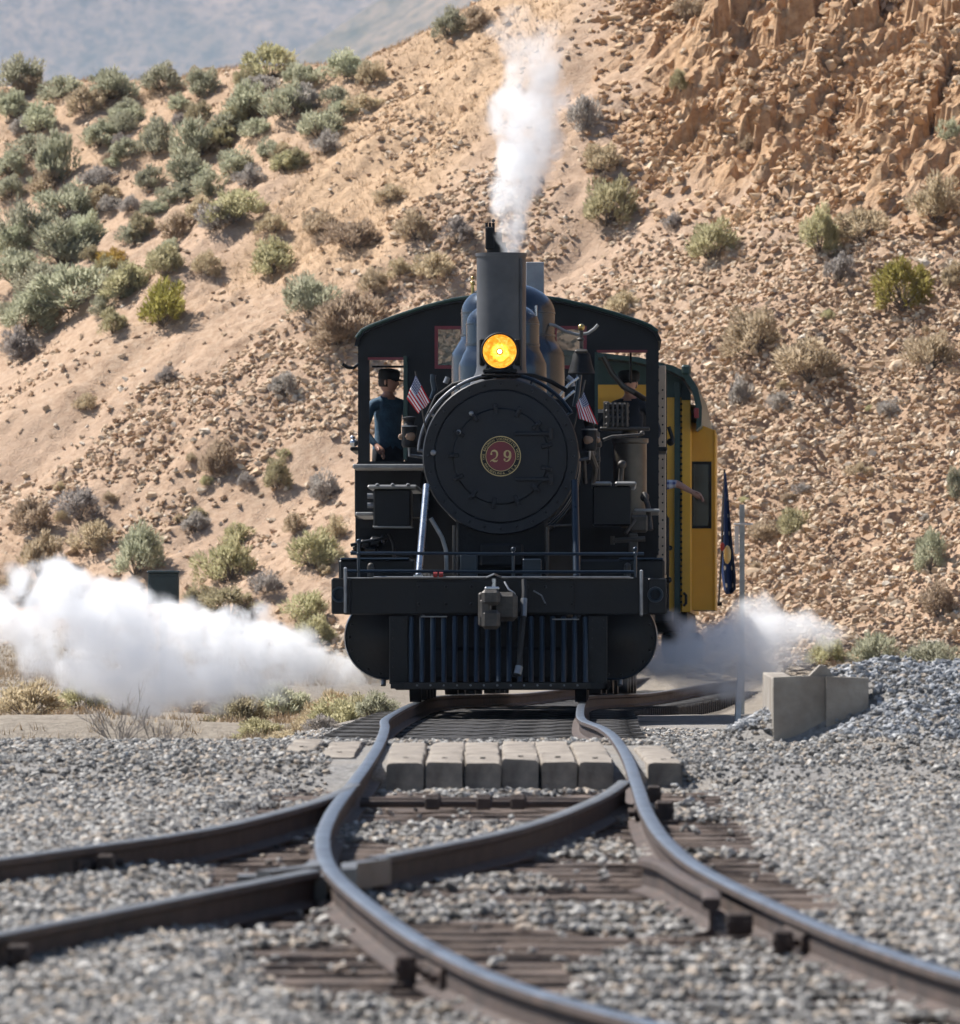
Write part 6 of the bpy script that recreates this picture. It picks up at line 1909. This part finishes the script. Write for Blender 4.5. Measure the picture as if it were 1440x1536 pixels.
B = [(30,110,90,60,0),(95,125,70,50,0),(165,125,80,60,0),(245,112,80,55,0),(300,122,60,55,0),(405,92,95,62,1),(455,110,80,50,0),(520,95,75,50,0),(370,150,80,70,0),(430,150,70,60,0),
 (480,180,80,60,0),(560,108,55,40,2),(385,190,60,40,0),(130,150,60,50,2),(60,178,70,50,0),(20,155,50,50,0),(672,30,50,60,0),(718,22,55,40,2),(90,235,75,85,0),(50,215,90,50,0),
 (150,200,70,45,0),(240,198,65,70,0),(290,205,80,80,0),(280,250,70,60,0),(312,272,60,55,0),(225,265,50,45,0),(150,262,60,40,4),(350,240,60,50,0),(430,240,50,40,1),(358,300,100,60,1),
 (330,322,80,50,4),(105,300,100,60,0),(40,330,110,80,0),(95,360,120,80,0),(28,400,100,60,0),(215,335,50,45,1),(265,335,60,60,2),(170,385,60,30,5),(250,390,80,60,1),(110,430,130,80,0),
 (40,462,90,80,0),(190,420,80,60,1),(245,455,88,88,3),(170,480,52,48,1),(30,512,70,60,4),(480,330,62,52,2),(408,385,80,60,1),(530,355,80,50,2),(625,335,70,60,2),(685,345,60,50,4),
 (650,395,80,50,2),(310,395,50,40,2),(465,438,96,82,0),(525,468,130,90,2),(562,420,60,50,2),(500,502,80,50,2),(875,162,62,72,4),(900,235,62,60,2),(912,300,88,88,1),(1070,360,88,66,1),
 (1230,345,70,86,1),(1290,333,84,60,2),(1405,310,84,80,2),(1135,495,104,78,2),(1215,538,128,72,2),(1357,425,80,84,3),(1395,520,92,72,2),(1432,410,50,50,2),(1110,582,42,62,4),(1170,605,42,36,4),
 (1260,398,52,52,4),(1190,778,58,54,1),(1395,820,62,82,0),(1434,725,36,60,0),(1145,792,54,42,2),(1410,898,74,60,2),(1315,968,84,52,0),(1400,975,96,56,0),(1240,975,70,46,1),(930,455,62,42,2),
 (1020,122,32,42,1),(1425,190,42,42,0),(1030,12,62,42,2),(330,680,58,62,2),(415,710,52,62,1),(425,575,42,42,4),(485,730,62,52,4),(205,820,98,94,0),(120,752,92,62,4),(50,770,84,62,2),
 (140,800,84,62,2),(345,835,94,84,1),(470,822,84,64,1),(440,780,42,38,2),(60,832,92,72,2),(355,797,52,42,1),(345,902,104,54,1),(460,908,92,62,1),(475,945,72,52,1),(292,780,52,42,4),
 (15,245,60,50,0),(190,160,60,45,0),(500,140,60,40,0),(545,150,60,40,2),(70,272,60,40,2),(410,330,50,40,2),(340,180,60,50,0),(130,345,70,60,0),(60,415,90,60,0),(20,360,60,60,0),
 (300,310,50,40,2),(585,290,50,36,2),(600,405,50,40,2),(1330,610,40,30,4),(1060,640,34,26,4),(1290,700,36,28,2),(1010,330,36,30,4),(1120,215,34,30,2),(250,560,38,30,4),(130,600,40,30,2),
 (25,880,80,60,2),(110,890,80,50,1),(400,870,60,44,4),(300,890,60,44,1),(505,790,44,40,2)]
rb = random.Random(5)
for _ in range(100):                                    # smaller brush between the big ones on the ridge
    x, y = rb.uniform(0, 560), rb.uniform(105, 480)
    if y < 470 - x * 0.45 + 60 and x < 640 - (y - 60) * 0.9:
        w_ = rb.uniform(30, 56); B.append((x, y, w_, w_ * rb.uniform(0.6, 0.85), rb.choice((0, 0, 0, 1, 2, 4))))
for _ in range(26):
    x, y = rb.choice((rb.uniform(0, 520), rb.uniform(1060, 1440))), rb.uniform(420, 900)
    w_ = rb.uniform(16, 34); B.append((x, y, w_, w_ * rb.uniform(0.6, 0.85), rb.choice((2, 2, 4, 1))))
def place_bush(px, py, w, h, kind, D=None):
    """px, py is the bush's centre in the photo; its foot stands on the slope"""
    p = hit(px, min(py + h * 0.42, 1000), 118, 230)
    if p is None: 
        return
    me_f, me_s = BUSH[rb.randrange(len(BUSH))]
    s = FPX / p.y
    o = bpy.data.objects.new('bush', None); COL.objects.link(o); o.empty_display_size = 0.2
    o.location = p - Vector((0, 0, 0.03)); o.rotation_euler = (rb.uniform(-0.16, 0.16), rb.uniform(-0.16, 0.16), rb.uniform(0, 6.28))
    wd = w / s * 1.1; ht = h / s * 1.32
    o.scale = (wd * rb.uniform(0.85, 1.15), wd * rb.uniform(0.8, 1.1), ht * rb.uniform(0.88, 1.08))
    zn = zone(px, py)
    size = 'tiny ' if w < 36 else 'small ' if w < 58 else 'tall round ' if h > 0.92 * w else 'broad ' if w > 98 else 'low spreading ' if h < 0.66 * w else 'medium '
    tag(o, size + KIND[kind] + ' growing ' + zn, 'bush', size + KIND[kind] + ' ' + zn)
    f = bpy.data.objects.new('foliage', me_f); COL.objects.link(f); f.parent = o
    f.material_slots[0].link = 'OBJECT'; f.material_slots[0].material = LEAF[kind]
    g = bpy.data.objects.new('stem', me_s); COL.objects.link(g); g.parent = o
for b in B:
    place_bush(*b)
# bushes on the near flat, placed on the gravel plain
def flat_bush(px, D, wm, hm, kind, spiky=None):
    X = (px - CX) / FPX * D; z = gz_any(X, D)
    me_f, me_s = BUSH[rb.randrange(len(BUSH))]
    o = bpy.data.objects.new('bush', None); COL.objects.link(o); o.location = (X, D, z - 0.02); o.rotation_euler = (0, 0, rb.uniform(0, 6.28)); o.scale = (wm, wm, hm * 1.3)
    zn = 'on the flat below the white steam'
    tag(o, KIND[kind] + ' growing ' + zn, 'bush', KIND[kind] + ' ' + zn)
    f = bpy.data.objects.new('foliage', me_f); COL.objects.link(f); f.parent = o
    f.material_slots[0].link = 'OBJECT'; f.material_slots[0].material = LEAF[kind]
    g = bpy.data.objects.new('stem', me_s); COL.objects.link(g); g.parent = o
for a in ((355, 63.6, 0.36, 0.12, 3), (505, 90, 0.6, 0.34, 1), (560, 92, 0.5, 0.3, 0), (470, 95, 0.5, 0.25, 2), (110, 64, 0.3, 0.15, 5), (140, 64.5, 0.3, 0.14, 2), (430, 80, 0.4, 0.14, 2), (540, 100, 0.7, 0.4, 1), (300, 84, 0.5, 0.16, 2)):
    flat_bush(*a)
def twig_shrub(px, D, wm, hm, seed, label):
    r_ = random.Random(seed); X = (px - CX) / FPX * D; z = gz_any(X, D)
    mb = MB()
    def grow(p, d, ln, rad, lev):
        pts = [p]; 
        for k in range(3):
            d = (d + Vector((r_.uniform(-.25, .25), r_.uniform(-.25, .25), r_.uniform(-.05, .2)))).normalized(); pts.append(pts[-1] + d * ln / 3)
        mb.tube(pts, [rad, rad * 0.8, rad * 0.65, rad * 0.5], 5)
        if lev:
            for k in range(3 if lev > 1 else 4):
                q = pts[r_.randrange(1, 4)]; dd = (d + Vector((r_.uniform(-.9, .9), r_.uniform(-.9, .9), r_.uniform(-.2, .5)))).normalized(); grow(q, dd, ln * 0.6, rad * 0.55, lev - 1)
    for k in range(11):
        t = 6.28 * k / 11; grow(Vector((0, 0, -0.02)), Vector((math.cos(t) * wm, math.sin(t) * wm, hm * 1.4)).normalized(), hm * r_.uniform(0.5, 0.85), 0.0055, 2)
    o = mb.build('twig_shrub', MT['twigpale'], None, 60); o.location = (X, D, z); tag(o, label, 'shrub')
for a in ((40, 108, 0.9, 0.5, 2), (120, 112, 0.8, 0.45, 1), (200, 106, 0.7, 0.35, 4), (290, 110, 0.8, 0.4, 2), (360, 104, 0.8, 0.42, 1), (420, 112, 0.9, 0.5, 0), (500, 108, 0.7, 0.45, 2), (60, 92, 0.6, 0.22, 4), (250, 94, 0.6, 0.25, 2), (390, 90, 0.6, 0.25, 1), (150, 84, 0.5, 0.18, 2), (20, 80, 0.5, 0.2, 5), (480, 84, 0.4, 0.2, 4)):
    flat_bush(*a)
MT['twigpale'] = pmat('pale_twig', (0.30, 0.265, 0.235), (0.2, 0.17, 0.15), 0.9, 0, 12)
twig_shrub(180, 63.2, 0.3, 0.36, 3, 'larger bare twiggy shrub on the gravel edge below the white steam')
twig_shrub(240, 63.6, 0.28, 0.26, 4, 'smaller bare twiggy shrub beside the larger one below the steam')

# dry grass: blades in one object
def grass_stuff():
    rng = np.random.default_rng(31)
    n = 60000
    X = rng.uniform(-9.2, 4, n); D = rng.uniform(128, 180, n)
    Z = hill_z(X, D); pxs, pys = px_of(X, D, Z)
    dens = straw_mask(X, D, Z) + 0.05 * (Z > -0.6) + 0.35 * (pys > 860) * (pxs < 620)
    k = rng.uniform(0, 1, n) < dens * (0.4 + 0.9 * (fbm(X * 0.8, D * 0.8, 3, 88) > -0.05))
    X, D, Z = X[k], D[k], Z[k]
    n2 = 9000
    X2 = rng.uniform(-7.5, -1.2, n2); D2 = rng.uniform(66, 118, n2); kk = (np.abs(X2) < 0.0515 * D2 + 0.5) & (fbm(X2 * 0.8, D2 * 0.4, 3, 89) > 0.0) & (np.abs(X2 - track_x(D2)) > 1.9)
    X2, D2 = X2[kk], D2[kk]
    Z2 = np.maximum(ground_sheet(X2, D2), hz(X2, D2))
    X = np.concatenate([X, X2]); D = np.concatenate([D, D2]); Z = np.concatenate([Z, Z2])
    n = len(X); per = 4
    base = np.repeat(np.stack([X, D, Z - 0.01], -1), per, 0) + np.concatenate([rng.normal(size=(n * per, 2)) * 0.03, np.zeros((n * per, 1))], 1)
    m = n * per
    dirv = np.stack([rng.normal(size=m) * 0.45, rng.normal(size=m) * 0.45, np.ones(m)], -1); dirv /= np.linalg.norm(dirv, axis=1)[:, None]
    ln = rng.uniform(0.05, 0.15, m)[:, None]
    a = rng.uniform(0, 6.28, m); sd_ = np.stack([np.cos(a), np.sin(a), np.zeros(m)], -1) * 0.006
    V = np.stack([base - sd_, base + sd_, base + dirv * ln], 1).reshape(-1, 3).astype(np.float32)
    me = bpy.data.meshes.new('dry_grass')
    me.vertices.add(len(V)); me.vertices.foreach_set('co', V.ravel())
    me.loops.add(m * 3); me.loops.foreach_set('vertex_index', np.arange(m * 3, dtype=np.int32))
    me.polygons.add(m); me.polygons.foreach_set('loop_start', (np.arange(m) * 3).astype(np.int32)); me.update(calc_edges=True)
    gm = pmat('dry_grass_blades', (0.58, 0.44, 0.29), (0.42, 0.30, 0.18), 0.9, 0, 1.5, spec=0.1)
    me.materials.append(gm)
    o = bpy.data.objects.new('dry_grass', me); COL.objects.link(o); o['kind'] = 'stuff'
    tag(o, 'short straw-coloured dry grass on the slope and the flat', 'grass')
grass_stuff()

# ------------------------------------------------------------------ steam
def steam_material(name, dens, thin_axis=None, thin=(0, 1, 1, 1), scale=2.2, cut=(0.30, 0.62)):
    m = bpy.data.materials.new(name); m.use_nodes = True
    nt = m.node_tree; nt.nodes.clear()
    out = nt.nodes.new('ShaderNodeOutputMaterial')
    vp = nt.nodes.new('ShaderNodeVolumePrincipled')
    vp.inputs['Color'].default_value = (0.985, 0.99, 1.0, 1)
    vp.inputs['Anisotropy'].default_value = 0.35
    at = nt.nodes.new('ShaderNodeAttribute'); at.attribute_name = 'density'
    tc = nt.nodes.new('ShaderNodeTexCoord').outputs['Object']
    n = nnoise(nt, scale, 6, 0.62, tc, 0.35)
    d = nmath(nt, 'ADD', nmath(nt, 'MULTIPLY', at.outputs['Fac'], 1.5), nmath(nt, 'MULTIPLY', nmath(nt, 'SUBTRACT', n, cut[0]), cut[1]), clamp=True)
    d = nmath(nt, 'MULTIPLY', d, nmath(nt, 'MINIMUM', nmath(nt, 'MULTIPLY', at.outputs['Fac'], 5.0), 1.0))
    d = nmath(nt, 'MULTIPLY', d, dens)
    if thin_axis is not None:
        s = nt.nodes.new('ShaderNodeSeparateXYZ'); lk(nt, tc, s.inputs[0])
        mr = nt.nodes.new('ShaderNodeMapRange'); lk(nt, s.outputs[thin_axis], mr.inputs['Value'])
        mr.inputs['From Min'].default_value = thin[0]; mr.inputs['From Max'].default_value = thin[1]
        mr.inputs['To Min'].default_value = thin[2]; mr.inputs['To Max'].default_value = thin[3]
        d = nmath(nt, 'MULTIPLY', d, mr.outputs[0])
    lk(nt, d, vp.inputs['Density'])
    lk(nt, vp.outputs[0], out.inputs['Volume'])
    return m
def steam(name, origin, blobs, mat, label, band=0.3, voxel=0.035):
    """blobs: (x, y, z, radius) relative to origin"""
    me = bpy.data.meshes.new(name)
    me.from_pydata([b[:3] for b in blobs], [], [])
    a = me.attributes.new('rad', 'FLOAT', 'POINT'); a.data.foreach_set('value', [b[3] for b in blobs])
    me.materials.append(mat)
    o = bpy.data.objects.new(name, me); COL.objects.link(o); o.location = origin
    o['kind'] = 'stuff'; tag(o, label, 'steam')
    ng = bpy.data.node_groups.new(name + '_volume', 'GeometryNodeTree')
    ng.interface.new_socket('Geometry', in_out='INPUT', socket_type='NodeSocketGeometry')
    ng.interface.new_socket('Geometry', in_out='OUTPUT', socket_type='NodeSocketGeometry')
    N = ng.nodes.new
    gi, go = N('NodeGroupInput'), N('NodeGroupOutput')
    mp = N('GeometryNodeMeshToPoints'); pv = N('GeometryNodePointsToVolume'); vm = N('GeometryNodeVolumeToMesh'); mv = N('GeometryNodeMeshToVolume'); sm = N('GeometryNodeSetMaterial')
    na = N('GeometryNodeInputNamedAttribute'); na.data_type = 'FLOAT'; na.inputs['Name'].default_value = 'rad'
    pv.resolution_mode = 'VOXEL_SIZE'; pv.inputs['Voxel Size'].default_value = voxel
    mv.resolution_mode = 'VOXEL_SIZE'; mv.inputs['Voxel Size'].default_value = voxel
    mv.inputs['Interior Band Width'].default_value = band; mv.inputs['Density'].default_value = 1.0
    ng.links.new(gi.outputs[0], mp.inputs['Mesh']); ng.links.new(mp.outputs[0], pv.inputs['Points']); ng.links.new(na.outputs['Attribute'], pv.inputs['Radius'])
    ng.links.new(pv.outputs[0], vm.inputs['Volume']); ng.links.new(vm.outputs[0], mv.inputs['Mesh']); ng.links.new(mv.outputs[0], sm.inputs['Geometry'])
    sm.inputs['Material'].default_value = mat
    ng.links.new(sm.outputs[0], go.inputs[0])
    md = o.modifiers.new('volume', 'NODES'); md.node_group = ng
    return o
def blobs_from(pxl, D0, origin, seed, jit=0.12, extra=3):
    r_ = random.Random(seed); out = []
    for (x, y, rp, dd) in pxl:
        D_ = D0 + dd; X = (x - CX) / FPX * D_; Z = HC + (CY - y) / FPX * D_; rr = rp / FPX * D_
        out.append((X - origin[0], D_ - origin[1], Z - origin[2], rr))
        for k in range(extra):
            a, b_ = r_.uniform(0, 6.28), r_.uniform(-0.8, 0.8)
            out.append((X - origin[0] + math.cos(a) * rr * 0.75, D_ - origin[1] + math.sin(a) * rr * 0.6, Z - origin[2] + b_ * rr * 0.9, rr * r_.uniform(0.4, 0.65)))
    return out
og = (-0.9, 85.2, 0.0)
left = [(590, 1022, 13, -0.1), (576, 1020, 19, -0.05), (558, 1015, 27, 0), (536, 1009, 35, 0), (508, 1002, 43, 0), (478, 998, 46, 0), (440, 990, 56, 0.1), (400, 975, 60, 0.1), (385, 1010, 52, 0.1), (352, 955, 62, 0.2), (340, 1005, 62, 0.2),
        (300, 965, 66, 0.3), (290, 1015, 62, 0.3), (250, 955, 70, 0.3), (235, 1020, 66, 0.3), (205, 945, 72, 0.4), (190, 1010, 68, 0.4), (215, 1055, 42, 0.3), (145, 930, 74, 0.5), (130, 985, 72, 0.5),
        (95, 905, 72, 0.6), (85, 965, 66, 0.6), (55, 880, 56, 0.6), (30, 935, 60, 0.7), (-15, 925, 60, 0.8), (-60, 940, 64, 0.9)]
steam('steam_cloud', og, blobs_from(left, 85.2, og, 1, extra=5), steam_material('left_steam', 6.5, 0, (-4.5, -2.8, 0.16, 1.0), 3.2, (0.62, 6.5)), 'thick white steam blowing sideways from the cylinder over the flat', 0.13)
og = (1.6, 86.5, 0.0)
right = [(920, 1024, 12, -1.0), (945, 1018, 22, -0.8), (972, 1008, 34, -0.5), (1005, 995, 46, -0.2), (1040, 985, 50, 0), (1085, 975, 56, 0.1), (1130, 962, 56, 0.2), (1170, 955, 50, 0.3), (1205, 950, 44, 0.4), (1110, 925, 40, 0.4), (1035, 950, 34, 0.3),
         (1100, 1005, 40, 0.1), (1240, 955, 36, 0.5), (1150, 920, 36, 0.5), (1060, 1016, 36, 0), (1150, 1000, 40, 0.3), (1112, 1030, 36, 0.1), (1020, 1026, 26, -0.1)]
steam('steam_cloud', og, blobs_from(right, 86.5, og, 2, extra=5), steam_material('right_steam', 6.5, 0, (0.7, 2.2, 1.0, 0.4), 3.2, (0.585, 5.0)), 'thin bluish white steam drifting from the cylinder towards the gravel heap', 0.13)
sk = LM @ P(766, 380, 1.9)
og = (sk.x, sk.y, sk.z)
up = [(764, 392, 22, 0), (766, 368, 28, 0), (768, 338, 35, 0), (770, 302, 42, 0.05), (776, 262, 46, 0.1), (784, 225, 54, 0.1), (794, 190, 56, 0.15), (790, 150, 56, 0.2), (802, 110, 54, 0.2), (812, 75, 44, 0.25), (826, 45, 30, 0.3), (775, 80, 40, 0.3), (765, 40, 40, 0.3)]
steam('smoke_plume', og, blobs_from(up, 85.9, og, 3, extra=5), steam_material('stack_steam', 6.0, 2, (0.9, 2.2, 1.0, 0.2), 4.0, (0.62, 6.0)), 'pale steam plume rising from the locomotive stack', 0.10)

# ------------------------------------------------------------------ haze
def haze_box():
    mb = MB(); mb.box((-5800, -310, -80), (5800, 15500, 2100), 0)
    m = bpy.data.materials.new('haze_air'); m.use_nodes = True
    nt = m.node_tree; nt.nodes.clear()
    out = nt.nodes.new('ShaderNodeOutputMaterial'); vp = nt.nodes.new('ShaderNodeVolumePrincipled')
    vp.inputs['Color'].default_value = (0.52, 0.69, 1.0, 1); vp.inputs['Density'].default_value = 0.46e-4; vp.inputs['Anisotropy'].default_value = 0.2
    lk(nt, vp.outputs[0], out.inputs['Volume'])
    o = mb.build('haze', m, None, 0); o['kind'] = 'stuff'
    tag(o, 'thin bluish haze in the air towards the far mountains', 'haze')
haze_box()
